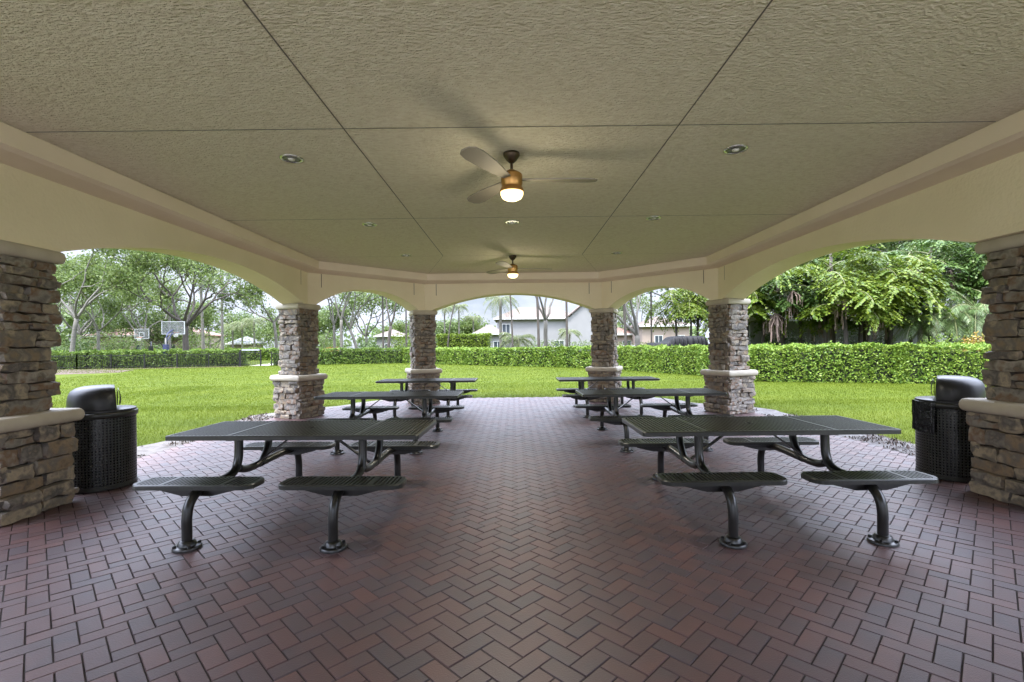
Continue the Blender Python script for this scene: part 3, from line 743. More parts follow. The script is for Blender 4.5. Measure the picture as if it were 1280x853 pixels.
# ------------------------------------------------------------------ trees
def tree(label, x, y, hgt, fork, tr, seed, limbs=4, ang=38, nleaf=5000, leaf=.22, lm=None, bark=None, lean=(0, 0), clump=.75, depth=4, group='trees beyond the hedges', name='shade_tree', droop=0, wob=.18, split=2):
    rg = random.Random(seed); nr = np.random.default_rng(seed)
    t = thing(name, label, 'tree', (x, y, 0), group=group)
    tips = []; br = MB()
    def grow(p, d, L, r, dep):
        n = 4; pts = [p.copy()]; rad = [r]; q = p.copy(); dd = d.copy()
        for k in range(n):
            dd = (dd+Vector((rg.gauss(0, wob), rg.gauss(0, wob), rg.gauss(0, wob*.6)+.05))).normalized()
            q = q+dd*(L/n); pts.append(q.copy()); rad.append(r*(1-.38*(k+1)/n))
        br.tube(pts, rad, 7 if dep > 2 else 5 if dep > 0 else 4, caps=False)
        if dep <= 1: tips.extend(pts[2:])
        if dep == 0: return
        m_ = split+(1 if rg.random() < .45 else 0); a0 = rg.uniform(0, 6.28)
        for k in range(m_):
            ax = dd.orthogonal().normalized(); ax = Matrix.Rotation(a0+k*6.28/m_, 3, dd) @ ax
            nd = (Matrix.Rotation(R(rg.uniform(18, 42)), 3, ax) @ dd)
            grow(q, nd, L*rg.uniform(.62, .85), r*.6, dep-1)
    tp = []; trad = []
    for k in range(7):
        q = k/6; tp.append((lean[0]*q*q+rg.gauss(0, .03)*tr*3*q, lean[1]*q*q, fork*q-.05)); trad.append(tr*(1.35-.55*min(1, q*3) if q < .34 else .82-.12*q))
    tk = MB().tube(tp, trad, 10); tk.build('trunk', bark or M_bark, t, smooth=True)
    L0 = (hgt-fork)/2.35
    for k in range(limbs):
        a = 6.28*k/limbs+rg.uniform(-.5, .5); ta = R(ang*rg.uniform(.55, 1.25))
        d = Vector((math.cos(a)*math.sin(ta), math.sin(a)*math.sin(ta), math.cos(ta)))
        grow(Vector(tp[-1])-Vector((0, 0, tr*.5*k/limbs)), d, L0*rg.uniform(.85, 1.15), tr*.47, depth-1)
    br.build('limbs', bark or M_bark, t, smooth=True)
    T = np.array([tuple(p) for p in tips]); cen = T[nr.integers(0, len(T), nleaf)]+nr.normal(0, clump*.5, (nleaf, 3))*np.array([1, 1, .75])
    npmesh('crown', leaves(cen, leaf, leaf*.55, up=.3, droop=droop, rg=nr), 4, lm or M_leafA, t)
    return t
G1 = 'trees beyond the hedges'
tree('pale grey trunked tree at the left edge of the view, beside the near column', PX(77, 44), 45, 13, 4.6, .24, 31, limbs=4, ang=30, nleaf=9000, leaf=.26, lm=M_leafB, bark=M_barkp, lean=(.5, 0))
tree('medium spreading tree with forked dark trunk, left of the smaller basketball hoop', PX(123, 60), 60, 12.5, 4.0, .22, 12, limbs=4, ang=42, nleaf=13000, leaf=.30, lm=M_leafB, clump=1.3)
tree('large oak with wide spreading dark limbs standing behind the larger basketball hoop', PX(232, 50), 50, 12.5, 4.0, .36, 8, limbs=6, ang=50, nleaf=13000, leaf=.26, lm=M_leafB, bark=M_barkd, clump=1.0, depth=5)
tree('slender open crowned tree beside the left stone column, right of the iron gate', PX(346, 55), 55, 11, 4.6, .22, 27, limbs=4, ang=48, nleaf=5500, leaf=.26, lm=M_leafB, lean=(-.3, 0))
tree('dark leafy tree behind the forked tree on the far left', PX(100, 75), 75, 15, 4, .35, 14, limbs=5, ang=40, nleaf=6500, leaf=.34, lm=M_leafB, clump=1.3)
tree('tall pale green tree between the two basketball hoops, farther back', PX(178, 80), 80, 15, 4, .35, 15, limbs=5, ang=45, nleaf=6500, leaf=.36, lm=M_leafB, clump=1.4)
for k, (px_, D, h, lb) in enumerate([(88, 90, 13, 'distant rounded tree at the far left behind the pale trunk'), (150, 88, 12, 'distant tree above the pink house between the forked tree and the smaller hoop'), (205, 90, 11, 'distant tree behind the larger backboard'), (262, 88, 10, 'distant leafy tree behind the two white palms'),
        (325, 85, 9, 'distant leafy tree behind the grey roofed hut on its right'), (372, 85, 9, 'distant tree beside the left stone column'), (405, 84, 9, 'distant tree at the left end of the left far arch'), (500, 110, 9, 'distant tree behind the small white house'), (563, 96, 7, 'distant tree nearest the left far column, behind the yellow green hedge'), (590, 98, 7.5, 'distant tree behind the house wing roof')]):
    tree(lb, PX(px_, D), D, h, 2.2, .3, 400+k, limbs=6, ang=52, nleaf=4500, leaf=.42, lm=M_leafB if k % 2 else M_leafA, clump=1.5, depth=3, group='distant trees behind the court')
# through the left far arch
tree('left trunk of the grey trees seen in the left far arch', PX(418, 55), 55, 13, 4.2, .2, 41, limbs=3, ang=26, nleaf=5400, leaf=.24, lm=M_leafA)
tree('second grey tree with upright forks seen in the left far arch', PX(427, 52), 52, 13, 4.6, .21, 42, limbs=3, ang=24, nleaf=5400, leaf=.24, lm=M_leafA)
tree('grey tree leaning left with a wide fork in the middle of the left far arch', PX(447, 54), 54, 13, 3.6, .22, 43, limbs=3, ang=26, nleaf=5600, leaf=.24, lm=M_leafA, lean=(-.8, 0))
tree('thin dark tree with a V fork in front of the small white house', PX(485, 50), 50, 12, 3.8, .22, 44, limbs=2, ang=24, nleaf=1100, leaf=.22, lm=M_leafA, bark=M_barkd, lean=(.3, 0))
tree('full green tree behind the grey trunks in the left far arch', PX(458, 80), 80, 12, 3.5, .3, 45, limbs=5, ang=38, nleaf=5200, leaf=.34, lm=M_leafB, clump=1.3)
# middle arch
tree('grey tree with a V fork in front of the white house roof', PX(682, 46), 46, 11.5, 4.0, .26, 51, limbs=4, ang=32, nleaf=1200, leaf=.22, lm=M_leafA)
# right far arch
tree('grey trunked tree with bright leaves and a low fork in the right far arch', PX(797, 33), 33, 8.6, 2.2, .24, 53, limbs=4, ang=42, nleaf=4600, leaf=.19, lm=M_hedge, depth=4, clump=.7)
tree('round green tree farther back in the right far arch behind parked cars', PX(782, 75), 75, 9, 2.6, .25, 54, limbs=4, ang=40, nleaf=3500, leaf=.3, lm=M_leafB, clump=1.2)
# dark evergreens behind the fishtail palms on the right
for k, (px_, D, h, lb) in enumerate([(905, 40, 12, 'dark evergreen tree hidden behind the right stone column'), (985, 38, 13, 'dark evergreen tree rising behind the leftmost fishtail palms'),
                               (1075, 36, 13.5, 'dark evergreen tree rising behind the big middle fishtail palm'), (1165, 34, 13, 'dark evergreen tree behind the palms beside the right near column'),
                               (1255, 33, 13, 'dark evergreen tree at the right edge, behind the near column')]):
    tree(lb, PX(px_, D), D, h, 2.0, .3, 60+k, limbs=6, ang=55, nleaf=9000, leaf=.26, lm=M_leafD, clump=1.1, group='dark evergreens behind the fishtail palms', name='evergreen_tree')

# ---- feather palms
def frond(V, o, az, L, rise, droop, rg, nl=22, ll=.5, lw=.04, rach=None, z0=0):
    """one feather frond starting at o; leaflets as thin quads"""
    d = Vector((math.cos(az), math.sin(az), 0)); side = Vector((-d.y, d.x, 0)); pts = []
    for k in range(9):
        q = k/8; pts.append(Vector(o)+d*(L*q*(1-.18*q*q))+Vector((0, 0, L*(rise*q-droop*q*q))))
    if rach is not None: rach.tube(pts, [.022*(1-.8*k/8)+.004 for k in range(9)], 4, caps=False)
    for k in range(nl):
        q = .15+.85*k/nl; f = q*8; i = min(int(f), 7); p = pts[i].lerp(pts[i+1], f-i); tg = (pts[i+1]-pts[i]).normalized()
        l = ll*(.55+.9*math.sin(math.pi*min(q*.95+.05, 1)))*rg.uniform(.85, 1.15)
        for s in (-1, 1):
            dd = (side*s*.8+tg*.55+Vector((0, 0, -.25-.3*rg.random()))).normalized(); wv = tg*lw*.5
            m_ = p+dd*l*.5+Vector((0, 0, .03)); e = p+dd*l+Vector((0, 0, -.12*l))
            V.extend([p-wv*.4, m_-wv, e, m_+wv])
def palm(label, x, y, hgt, tr, seed, nf=16, L=2.2, lean=(0, 0), bark=None, lm=None, ll=.5, lw=.05, rise=(.1, .8), name='feather_palm', group='palms beyond the hedges', nl=22, droop=(.55, .95)):
    rg = random.Random(seed); t = thing(name, label, 'palm', (x, y, 0), group=group)
    tp = [(lean[0]*q*q, lean[1]*q*q, hgt*q-.05) for q in [k/8 for k in range(9)]]
    MB().tube(tp, [tr*(1.25-.35*min(1, k/2)) if k < 3 else tr*(.92-.02*k) for k in range(9)], 9).build('trunk', bark or M_bark, t, smooth=True)
    V = []; rc = MB(); o = Vector(tp[-1])
    for k in range(nf):
        az = 6.283*k/nf*2.618+rg.uniform(-.3, .3); r_ = rise[0]+(rise[1]-rise[0])*((k+.5)/nf)
        frond(V, o, az, L*rg.uniform(.85, 1.1), r_, rg.uniform(*droop), rg, nl=nl, ll=ll, lw=lw, rach=rc)
    npmesh('crown', [tuple(v) for v in V], 4, lm or M_palm, t)
    rc.build('frond_stalks', mat('palm_stalk', (.14, .15, .06), .6), t)
    return t
palm('tall palm with arching drooping fronds left of the middle of the white house', PX(626, 48), 48, 6.3, .18, 71, nf=15, L=2.4, bark=M_bark, rise=(-.1, .8))
palm('short bushy date palm in front of the white house', PX(647, 45), 45, 2.2, .24, 72, nf=30, L=2.2, rise=(-.1, 1.0), ll=.42, lm=M_palm, bark=M_barkd)
palm('small palm before the right end of the white house', PX(712, 56), 56, 3.2, .12, 73, nf=12, L=1.7, rise=(0, .8))
palm('thin leaning dark palm trunk at the left of the middle arch', PX(559, 52), 52, 9.5, .085, 74, nf=12, L=2.2, lean=(2.0, 0), bark=M_barkd, name='slim_palm')
palm('thin upright dark palm trunk in front of the short bushy palm', PX(641, 42), 42, 10, .085, 75, nf=12, L=2.2, lean=(-.5, 0), bark=M_barkd, name='slim_palm')
palm('thicker dark palm trunk beside the forked grey tree', PX(673.5, 42), 42, 10, .13, 76, nf=12, L=2.2, lean=(-.3, 0), bark=M_barkd, name='slim_palm')
palm('dark palm trunk at the right of the middle arch, before the house gable', PX(709, 42), 42, 10, .11, 77, nf=12, L=2.2, lean=(-.1, 0), bark=M_barkd, name='slim_palm')
palm('dark straight palm trunk beside the left far column', PX(508, 52), 52, 10, .1, 78, nf=12, L=2.2, bark=M_barkd, name='slim_palm')
palm('straight dark palm trunk touching the V forked thin tree', PX(479, 53), 53, 10.5, .11, 79, nf=12, L=2.2, bark=M_barkd, name='slim_palm')
palm('dark brown palm trunk left of the bright leaved tree in the right far arch', PX(782.5, 32), 32, 8, .11, 80, nf=12, L=2.0, lean=(-.35, 0), bark=M_barkd, name='slim_palm')
palm('slim dark palm trunk right of the bright leaved tree in the right far arch', PX(814.5, 36), 36, 8.5, .075, 81, nf=10, L=2.0, bark=M_barkd, name='slim_palm')
palm('tall white trunked palm just right of the large oak', PX(254, 62), 62, 10.5, .2, 82, nf=14, L=2.6, bark=M_barkp, lean=(-.3, 0))
palm('tall white trunked palm midway between the large oak and the slender tree', PX(278, 62), 62, 11.5, .18, 83, nf=14, L=2.6, bark=M_barkp)
palm('pale palm behind the larger basketball backboard', PX(212, 66), 66, 9.5, .2, 84, nf=14, L=2.6, bark=M_barkp)
for k, (px_, D, h, lb) in enumerate([(303, 72, 5.4, 'short palm left of the grey roofed hut'), (318, 70, 5.8, 'short palm right of the grey roofed hut'), (291, 74, 5, 'lowest of the short palms beside the hut'),
        (556, 85, 8.5, 'distant palm nearest the left far column in the middle arch'), (574, 88, 9, 'tallest distant palm behind the yellow green hedge'), (592, 90, 7, 'lower distant palm above the house wing roof'),
        (770, 48, 4.6, 'small palm with brown trunk before the red roofed house')]):
    palm(lb, PX(px_, D), D, h, .16, 90+k, nf=16, L=2.3, bark=M_bark, ll=.6, lw=.09, nl=14, group='short palms in the background')
# pygmy date palms at the right
for k, (px_, D, h, lb) in enumerate([(1150, 22, 2.5, 'pygmy date palm at the corner of the grey sided house'), (1190, 21.5, 2.6, 'middle pygmy date palm behind the right trash can'), (1222, 21, 2.9, 'pygmy date palm nearest the right near column')]):
    palm(lb, PX(px_, D), D, h, .12, 110+k, nf=30, L=1.75, rise=(-.1, 1.1), ll=.34, lw=.022, nl=38, bark=M_bark, lm=mat('date_leaf', cols=[(.07, .13, .035), (.12, .19, .06), (.16, .22, .08)], island=True, rough=.4, transl=.3), name='date_palm', group='pygmy date palms by the right hedge')

# ---- fishtail palms: doubly feathered fronds with wedge leaflets
def fishtail(label, x, y, stems, seed, lm, strands=3, nf=9, L=2.3, droopy=1.0):
    rg = random.Random(seed); t = thing('fishtail_palm', label, 'palm', (x, y, 0), group='fishtail palms behind the right hedge')
    V = []; S = []; tk = MB(); st = MB()
    for (dx, dy, h) in stems:
        top_ = Vector((dx*1.25, dy*1.25, h))
        b = MB().tube([(dx, dy, -.05), (dx*1.1, dy*1.1, h*.5), tuple(top_)], [.1, .085, .07], 8); tk.add(b.v, b.f)
        for k in range(nf):
            o = Vector((dx*1.2, dy*1.2, h*(.68+.32*(k+1)/nf))); az = k*2.4+rg.uniform(-.5, .5); LL = L*rg.uniform(.75, 1.1)
            d = Vector((math.cos(az), math.sin(az), 0)); side = Vector((-d.y, d.x, 0)); rise = rg.uniform(.40, .95); dr = rg.uniform(.55, .85)*droopy
            pts = [o+d*(LL*q*(1-.15*q*q))+Vector((0, 0, LL*(rise*q-dr*q*q))) for q in [j/8 for j in range(9)]]
            st.tube(pts, [.03*(1-.8*j/8)+.004 for j in range(9)], 4, caps=False)
            npn = 13
            for j in range(npn):
                q = .25+.75*j/(npn-1); f = min(q*8, 7.99); i = int(f); p = pts[i].lerp(pts[i+1], f-i); tg = (pts[i+1]-pts[i]).normalized()
                pl = LL*rg.uniform(.28, .46)*(.45+.75*math.sin(math.pi*(q*.8+.1)))
                for s in (-1, 1):
                    dd = (side*s*.85+tg*rg.uniform(.2, .8)+Vector((rg.uniform(-.2, .2), rg.uniform(-.2, .2), rg.uniform(-.25, .35)))).normalized(); nlf = 11
                    for m in range(nlf):
                        u = (m+.6)/nlf; pp = p+dd*(pl*u)+Vector((0, 0, -.42*pl*u*u*droopy))
                        for s2 in ((-1, 1) if m < nlf-1 else (0,)):
                            ld = (tg*s2*.75+dd*.5+Vector((rg.uniform(-.25, .25), rg.uniform(-.25, .25), -.32*droopy+rg.uniform(-.3, .25)))).normalized()
                            l = rg.uniform(.11, .21); wv = ld.cross(Vector((rg.uniform(-.4, .4), rg.uniform(-.4, .4), 1))).normalized()*l*.30
                            V.extend([pp, pp+ld*l*.8+wv, pp+ld*l, pp+ld*l*.8-wv])
    for k in range(strands):
        S = []
        dx, dy, h = stems[k % len(stems)]; o = Vector((dx*1.2+rg.uniform(-.9, .9), dy*1.2-rg.uniform(.7, 1.7), h*rg.uniform(.66, .95)))
        for j in range(44):
            a = rg.uniform(0, 6.28); q = Vector((math.cos(a), math.sin(a), 0))*rg.uniform(.05, .62); ln = rg.uniform(.4, 1.35)
            pl_ = [o+q*min(1, i/3)+Vector((rg.uniform(-.02, .02)*(i > 0), rg.uniform(-.02, .02)*(i > 0), -ln*i/6-.25*q.length*i/6)) for i in range(7)]
            wv = Vector((math.sin(a), -math.cos(a), 0))*.024
            for p, e in zip(pl_[:-1], pl_[1:]): S.extend([p-wv, p+wv, e+wv, e-wv])
        npmesh('dead_flower_strand', [tuple(v) for v in S], 4, M_dead, t)
        MB().tube([(dx*1.2, dy*1.2, o.z+.15), (o.x*.6+dx*.48, o.y*.6+dy*.48, o.z+.35), tuple(o)], [.03, .03, .05], 6).build('flower_stalk', M_barkd, t)
    tk.build('trunk', M_barkd, t, smooth=True); st.build('frond_stalks', MATS['palm_stalk'], t)
    npmesh('crown', [tuple(v) for v in V], 4, lm, t)
    return t
fishtail('fishtail palm clump right beside the right stone column', PX(950, 24), 24.5, [(-.5, 0, 4.0), (.6, .4, 5.0), (.1, .9, 3.6)], 201, M_fish, strands=1)
fishtail('fishtail palm with grey flower strands, left of the big bright one', PX(1000, 23), 23.5, [(-.5, .2, 4.6), (.6, .5, 3.8), (0, .9, 5.8)], 202, M_fishd, strands=2)
fishtail('biggest bright yellow green fishtail palm, in the middle of the right arch', PX(1055, 22.5), 22.5, [(-.8, 0, 4.7), (.5, -.3, 4.1), (0, .7, 5.9), (1.2, .4, 4.6)], 203, M_fish, strands=1, L=3.0)
fishtail('fishtail palm with brown dead strands, right of the biggest bright one', PX(1105, 22.5), 22.8, [(-.5, 0, 4.1), (.6, .3, 5.3), (.2, -.4, 4.5)], 204, M_fish, strands=2)
fishtail('tall dark fishtail palm above the pygmy date palms', PX(1165, 23.5), 24, [(-.6, 0, 5.8), (.6, .3, 6.4), (0, -.4, 4.8)], 205, M_fishd, strands=1, L=3.1)
fishtail('fishtail palm partly hidden by the right near column', PX(1225, 23), 23.5, [(-.4, 0, 5.2), (.5, .3, 4.4)], 206, M_fishd, strands=0)
fishtail('weeping fishtail palm behind the black covered vehicle', PX(862, 36), 36, [(-.9, 0, 5.4), (.7, .3, 6.2), (0, -.3, 4.6), (1.6, .2, 5.6)], 207, M_fish, strands=0, droopy=1.35)
fishtail('low bright fishtail palm in front of the biggest one, nearest the hedge', PX(1075, 21.2), 21.3, [(-.5, 0, 3.5), (.6, .2, 3.9)], 210, M_fish, strands=0, L=2.1)
fishtail('high fishtail palm over the big bright one, farther back', PX(1030, 35), 35.5, [(-.6, 0, 8.4), (.6, .3, 9.2)], 208, M_fishd, strands=0, L=3.2)
fishtail('high fishtail palm over the pygmy palms, farther back', PX(1125, 34.5), 35, [(-.5, 0, 8.4), (.7, .3, 9.2)], 209, M_fishd, strands=0, L=3.2)

for k, (px_, D, h, lb) in enumerate([(972, 37, 11, 'leafy mid green tree between the leftmost fishtail palms'), (1090, 36, 10.5, 'leafy mid green tree behind the fishtail palm with brown strands'), (1200, 30, 9.5, 'leafy mid green tree above the pygmy date palms')]):
    tree(lb, PX(px_, D), D, h, 2.4, .2, 500+k, limbs=5, ang=48, nleaf=6500, leaf=.2, lm=M_leafB if k != 1 else M_leafA, clump=.9, group='leafy trees among the fishtail palms', name='broadleaf_tree', droop=.4)
# ---- shrubs
def shrub(label, x, y, w_, h, n, leaf, lm, seed, name='shrub', group='shrubs in the background'):
    nr = np.random.default_rng(seed); t = thing(name, label, 'shrub', (x, y, 0), group=group)
    lob = [(nr.uniform(-.35, .35)*w_, nr.uniform(-.25, .25)*w_, nr.uniform(.35, .72)*h, nr.uniform(.25, .42)) for _ in range(7)]
    cs = []
    for (a, b, c, r_) in lob:
        v = unit(nr.normal(size=(n//7, 3)))*nr.uniform(.6, 1.05, (n//7, 1)); cs.append(np.array([a, b, c])+v*np.array([r_*w_, r_*w_, r_*h*1.1]))
    cen = np.concatenate(cs); cen[:, 2] = np.maximum(cen[:, 2], .02)
    npmesh('foliage', leaves(cen, leaf, leaf*.5, up=.3, rg=nr), 4, lm, t)
    sm = MB()
    for k in range(5): a = k*1.26; sm.tube([(0, 0, -.04), (math.cos(a)*w_*.2, math.sin(a)*w_*.2, h*.6)], [.04, .02], 5)
    sm.build('stems', M_barkd, t)
sh = [(92, 62, 5, 3.4, M_leafD, 'dark shrub right of the pale trunk at the far left'), (108, 66, 6, 4.6, M_leafB, 'light green shrub below the forked tree on its left'), (146, 68, 6, 4.2, M_leafB, 'light shrub right of the forked tree trunk'),
      (162, 70, 5, 3.4, M_leafA, 'grey green shrub just left of the smaller hoop'), (200, 72, 6, 3, M_leafD, 'dark shrub between the two hoop posts'), (247, 66, 5, 4.2, M_leafB, 'leafy shrub at the foot of the white palm by the oak'),
      (266, 70, 6, 5.0, M_leafB, 'taller leafy shrub between the two white palms'), (298, 78, 6, 3.0, M_leafB, 'shrub in front of the grey roofed hut'), (330, 68, 6, 4.6, M_leafB, 'shrub left of the slender tree trunk'), (360, 70, 6, 3.6, M_leafB, 'shrub beside the left stone column'),
      (405, 64, 5, 4.0, M_leafB, 'light shrub at the left end of the left far arch'), (432, 66, 5, 2.6, M_leafA, 'low shrub between the grey trunks'), (462, 68, 5, 2.8, M_leafD, 'dark shrub left of the small white house'), (502, 58, 3, 3.2, M_hedge_yel, 'yellow green shrub right of the small white house'),
      (688, 52, 2.6, 2.2, M_leafB, 'small pointed shrub against the white house wall'), (664, 54, 3.0, 2.0, M_leafA, 'low shrub behind the thick dark palm trunk'), (725, 54, 2.6, 1.9, M_leafA, 'low shrub before the dark parked car'),
      (772, 50, 2.4, 1.9, M_leafB, 'small shrub right of the right far column'), (808, 40, 2.2, 1.7, M_leafB, 'small shrub between the two slim trunks'),
      (1168, 19.9, 1.7, 1.75, M_hedge, 'bright shrub at the foot of the pygmy date palms'), (1225, 19.3, 1.5, 1.7, mat('croton_leaf', cols=[(.12, .16, .02), (.35, .25, .03), (.16, .07, .03)], island=True, rough=.4, transl=.2), 'yellow and red croton shrub beside the right near column'),
      (985, 25.4, 2.2, 2.1, M_leafD, 'dark shrub before the left part of the grey sided house'), (1072, 25.3, 2.4, 2.2, M_leafD, 'dark shrub before the middle of the grey sided house'), (1118, 25.6, 1.8, 1.9, M_leafD, 'small dark shrub before the right part of the grey sided house'),
      (411, 58, 1.8, 1.75, mat('orange_flower', cols=[(.45, .12, .03), (.16, .14, .03), (.5, .25, .05)], island=True, rough=.5, transl=.2), 'orange flowering shrub under the leftmost grey trunk')]
for k, (px_, D, w_, h, lm, lb) in enumerate(sh):
    shrub(lb, PX(px_, D), D, w_, h, 900 if D > 30 else 2200, .26 if D > 55 else .18 if D > 30 else .1, lm, 300+k)

# far wood on the horizon
cen = []
for k in range(95):
    x = -170+k*3.6+rng.uniform(-1, 1); D = rng.uniform(120, 150); h = rng.uniform(5.5, 9.5); n = 190
    v = unit(nrg.normal(size=(n, 3)))*nrg.uniform(.5, 1.0, (n, 1))
    cen.append(np.array([x, D, h*.5])+v*np.array([3.4, 2.5, h*.52]))
for k in range(70):
    sd_ = 1 if k % 2 else -1; x = sd_*rng.uniform(75, 105); D = -10+k*1.8; h = rng.uniform(5.5, 9.5); n = 170
    v = unit(nrg.normal(size=(n, 3)))*nrg.uniform(.5, 1.0, (n, 1))
    cen.append(np.array([x, D, h*.5])+v*np.array([3.4, 2.5, h*.52]))
tag(npmesh('distant_woodland', leaves(np.concatenate(cen), 1.0, .7, up=.3), 4, M_leafA), 'distant belt of green trees along the horizon behind the houses', 'woodland', kind='stuff')

# ------------------------------------------------------------------ houses
def house(name, label, x0, x1, y0, dep, wh, rh, wm, rm, wins, over=.5, gable=None, siding=False, ridge=None):
    t = thing(name, label, 'house', ((x0+x1)/2, y0, 0)); hw = (x1-x0)/2
    m_ = MB().box(-hw, hw, 0, dep, -.1, wh)
    if siding:
        z = .1
        while z < wh-.1:
            m_.add([(-hw-.01, -.03, z), (hw+.01, -.03, z), (hw+.01, -.004, z+.19), (-hw-.01, -.004, z+.19), (-hw-.01, 0, z), (hw+.01, 0, z)], [(0, 1, 2, 3), (0, 4, 5, 1)]); z += .2
    m_.build('wall', wm, t)
    e = over; rl = max(.1, hw-dep/2) if ridge is None else ridge
    m_ = MB().add([(-hw-e, -e, wh), (hw+e, -e, wh), (hw+e, dep+e, wh), (-hw-e, dep+e, wh), (-hw-e, -e, wh+.18), (hw+e, -e, wh+.18), (hw+e, dep+e, wh+.18), (-hw-e, dep+e, wh+.18), (-rl, dep/2, wh+rh), (rl, dep/2, wh+rh)],
                  [(3, 2, 1, 0), (0, 1, 5, 4), (1, 2, 6, 5), (2, 3, 7, 6), (3, 0, 4, 7), (4, 5, 9, 8), (5, 6, 9), (6, 7, 8, 9), (7, 4, 8)])
    m_.build('roof', rm, t)
    MB().box(-hw-e-.02, hw+e+.02, -e-.04, -e-.005, wh-.04, wh+.22).build('fascia', M_frame, t)
    for (wx, wz, ww, wh_) in wins:
        f = MB(); q = .08
        f.box(wx-ww/2-q, wx+ww/2+q, -.05, .0, wz+wh_, wz+wh_+q); f.box(wx-ww/2-q, wx+ww/2+q, -.07, .0, wz-q, wz); f.box(wx-ww/2-q, wx-ww/2, -.05, 0, wz, wz+wh_); f.box(wx+ww/2, wx+ww/2+q, -.05, 0, wz, wz+wh_); f.box(wx-.03, wx+.03, -.045, 0, wz, wz+wh_)
        fo = f.build('window', M_frame, t)
        MB().box(wx-ww/2, wx+ww/2, -.02, -.003, wz, wz+wh_).build('pane', M_glass, fo)
    if gable:
        gx0, gx1, gh = gable
        MB().add([(gx0, -.6, 0), (gx1, -.6, 0), (gx1, -.6, wh), ((gx0+gx1)/2, -.6, wh+gh), (gx0, -.6, wh), (gx0, 3, 0), (gx1, 3, 0), (gx1, 3, wh), ((gx0+gx1)/2, 3, wh+gh), (gx0, 3, wh)],
                 [(0, 1, 2, 3, 4), (1, 6, 7, 2), (5, 0, 4, 9), (9, 8, 7, 6, 5)]).build('gable_wall', wm, t)
        m_ = MB(); xm = (gx0+gx1)/2
        for s in (-1, 1):
            a = (xm, wh+gh+.12); b = ((gx1+.35 if s > 0 else gx0-.35), wh-.1)
            m_.add([(a[0], -.9, a[1]), (b[0], -.9, b[1]), (b[0], 4.5, b[1]), (a[0], 4.5, a[1]), (a[0], -.9, a[1]+.16), (b[0], -.9, b[1]+.16), (b[0], 4.5, b[1]+.16), (a[0], 4.5, a[1]+.16)],
                   [(0, 1, 2, 3), (4, 5, 6, 7), (0, 1, 5, 4), (1, 2, 6, 5), (2, 3, 7, 6), (3, 0, 4, 7)])
        m_.build('gable_roof', rm, t)
    return t
house('white_house', 'large white two storey house with brown tiled hip roof behind the middle hedge', PX(622, 66), PX(722, 66), 66, 9, 5.2, 2.0, M_white, M_tile, [(-4.3, 3.2, 1.0, 1.3), (3.0, .9, 1.2, 1.3)], gable=(4.1, 8.6, 1.9), ridge=2.4)
house('house_wing', 'low white house wing with small window at the left of the large white house', PX(596, 60), PX(626, 60), 60, 6, 3.0, 1.35, M_white, M_tile, [(1.1, .9, .9, 1.2)], ridge=.2)
house('small_white_house', 'small white house with two windows behind the V forked tree', PX(471, 92), PX(501, 92), 92, 7, 3.6, 1.5, M_white, M_tile, [(-.2, .9, 1.0, 1.3), (1.6, .9, 1.0, 1.3)])
house('pink_house', 'long pale pink house behind the basketball court', PX(105, 92), PX(245, 92), 92, 9, 4.2, 2.0, M_pink, M_tilep, [(-6, 1, 1.5, 1.5), (0, 1, 1.5, 1.5), (6, 1, 1.5, 1.5)])
house('grey_hut', 'small hut with grey roof among the short palms on the left', PX(288, 76), PX(312, 76), 76, 4, 2.3, 1.3, M_pink, mat('grey_shingle', (.1200, .1240, .1280), .8, bump=.4, bscale=8), [])
house('pink_villa', 'pale pink house with red tiled roof seen left of the bright leaved tree', PX(745, 72), PX(797, 72), 72, 8, 3.0, 1.6, M_pink, M_tilep, [(1.5, .9, 1.2, 1.2)])
house('cream_villa', 'cream house behind the slim trunk in the right far arch', PX(803, 66), PX(862, 66), 66, 8, 4.0, 1.6, M_pink, M_tile, [(-1, 1.2, 1.0, 1.5), (2.0, 1.2, 1.0, 1.5)])
house('grey_sided_house', 'grey house with horizontal siding behind the fishtail palms', PX(938, 27), PX(1152, 27), 27, 5, 2.75, 1.2, M_siding, mat('dark_shingle', (.08, .08, .08), .9), [(-2.2, .7, .9, 1.1), (1.9, .7, .8, 1.2), (2.9, .7, .5, 1.2)], siding=True)

# ------------------------------------------------------------------ vehicles
def car(label, x, y, rz, m):
    t = thing('parked_car', label, 'car', (x, y, 0), rz, group='cars parked beyond the right hedge')
    prof = [(-2.15, .35), (-2.2, .72), (-2.05, .92), (-1.35, 1.0), (-.75, 1.42), (.55, 1.47), (1.35, 1.02), (2.1, .9), (2.22, .62), (2.15, .35)]
    vs = [(px_, -.86 if z < 1.1 else -.68, z) for px_, z in prof]+[(px_, .86 if z < 1.1 else .68, z) for px_, z in prof]; n = len(prof)
    MB().add(vs, [tuple(range(n-1, -1, -1)), tuple(range(n, 2*n))]+[(i, (i+1) % n, n+(i+1) % n, n+i) for i in range(n)]).build('body', m, t)
    for s in (-1, 1):
        MB().add([(-1.1, s*.865, 1.04), (1.05, s*.865, 1.04), (.5, s*.71, 1.40), (-.7, s*.71, 1.37), (-1.1, s*.84, 1.04), (1.05, s*.84, 1.04), (.5, s*.68, 1.40), (-.7, s*.68, 1.37)],
                 [(0, 1, 2, 3), (7, 6, 5, 4), (0, 1, 5, 4), (2, 3, 7, 6), (1, 2, 6, 5), (3, 0, 4, 7)]).build('side_window', M_glass, t)
        for xx in (-1.35, 1.4):
            wl = MB().lathe([(.2, -.1), (.32, -.1), (.33, 0), (.32, .1), (.2, .1)], 18); wl.tf(Matrix.Translation((xx, s*.8, .32)) @ Matrix.Rotation(R(90), 4, 'X')); wl.build('wheel', M_tyre, t)
    return t
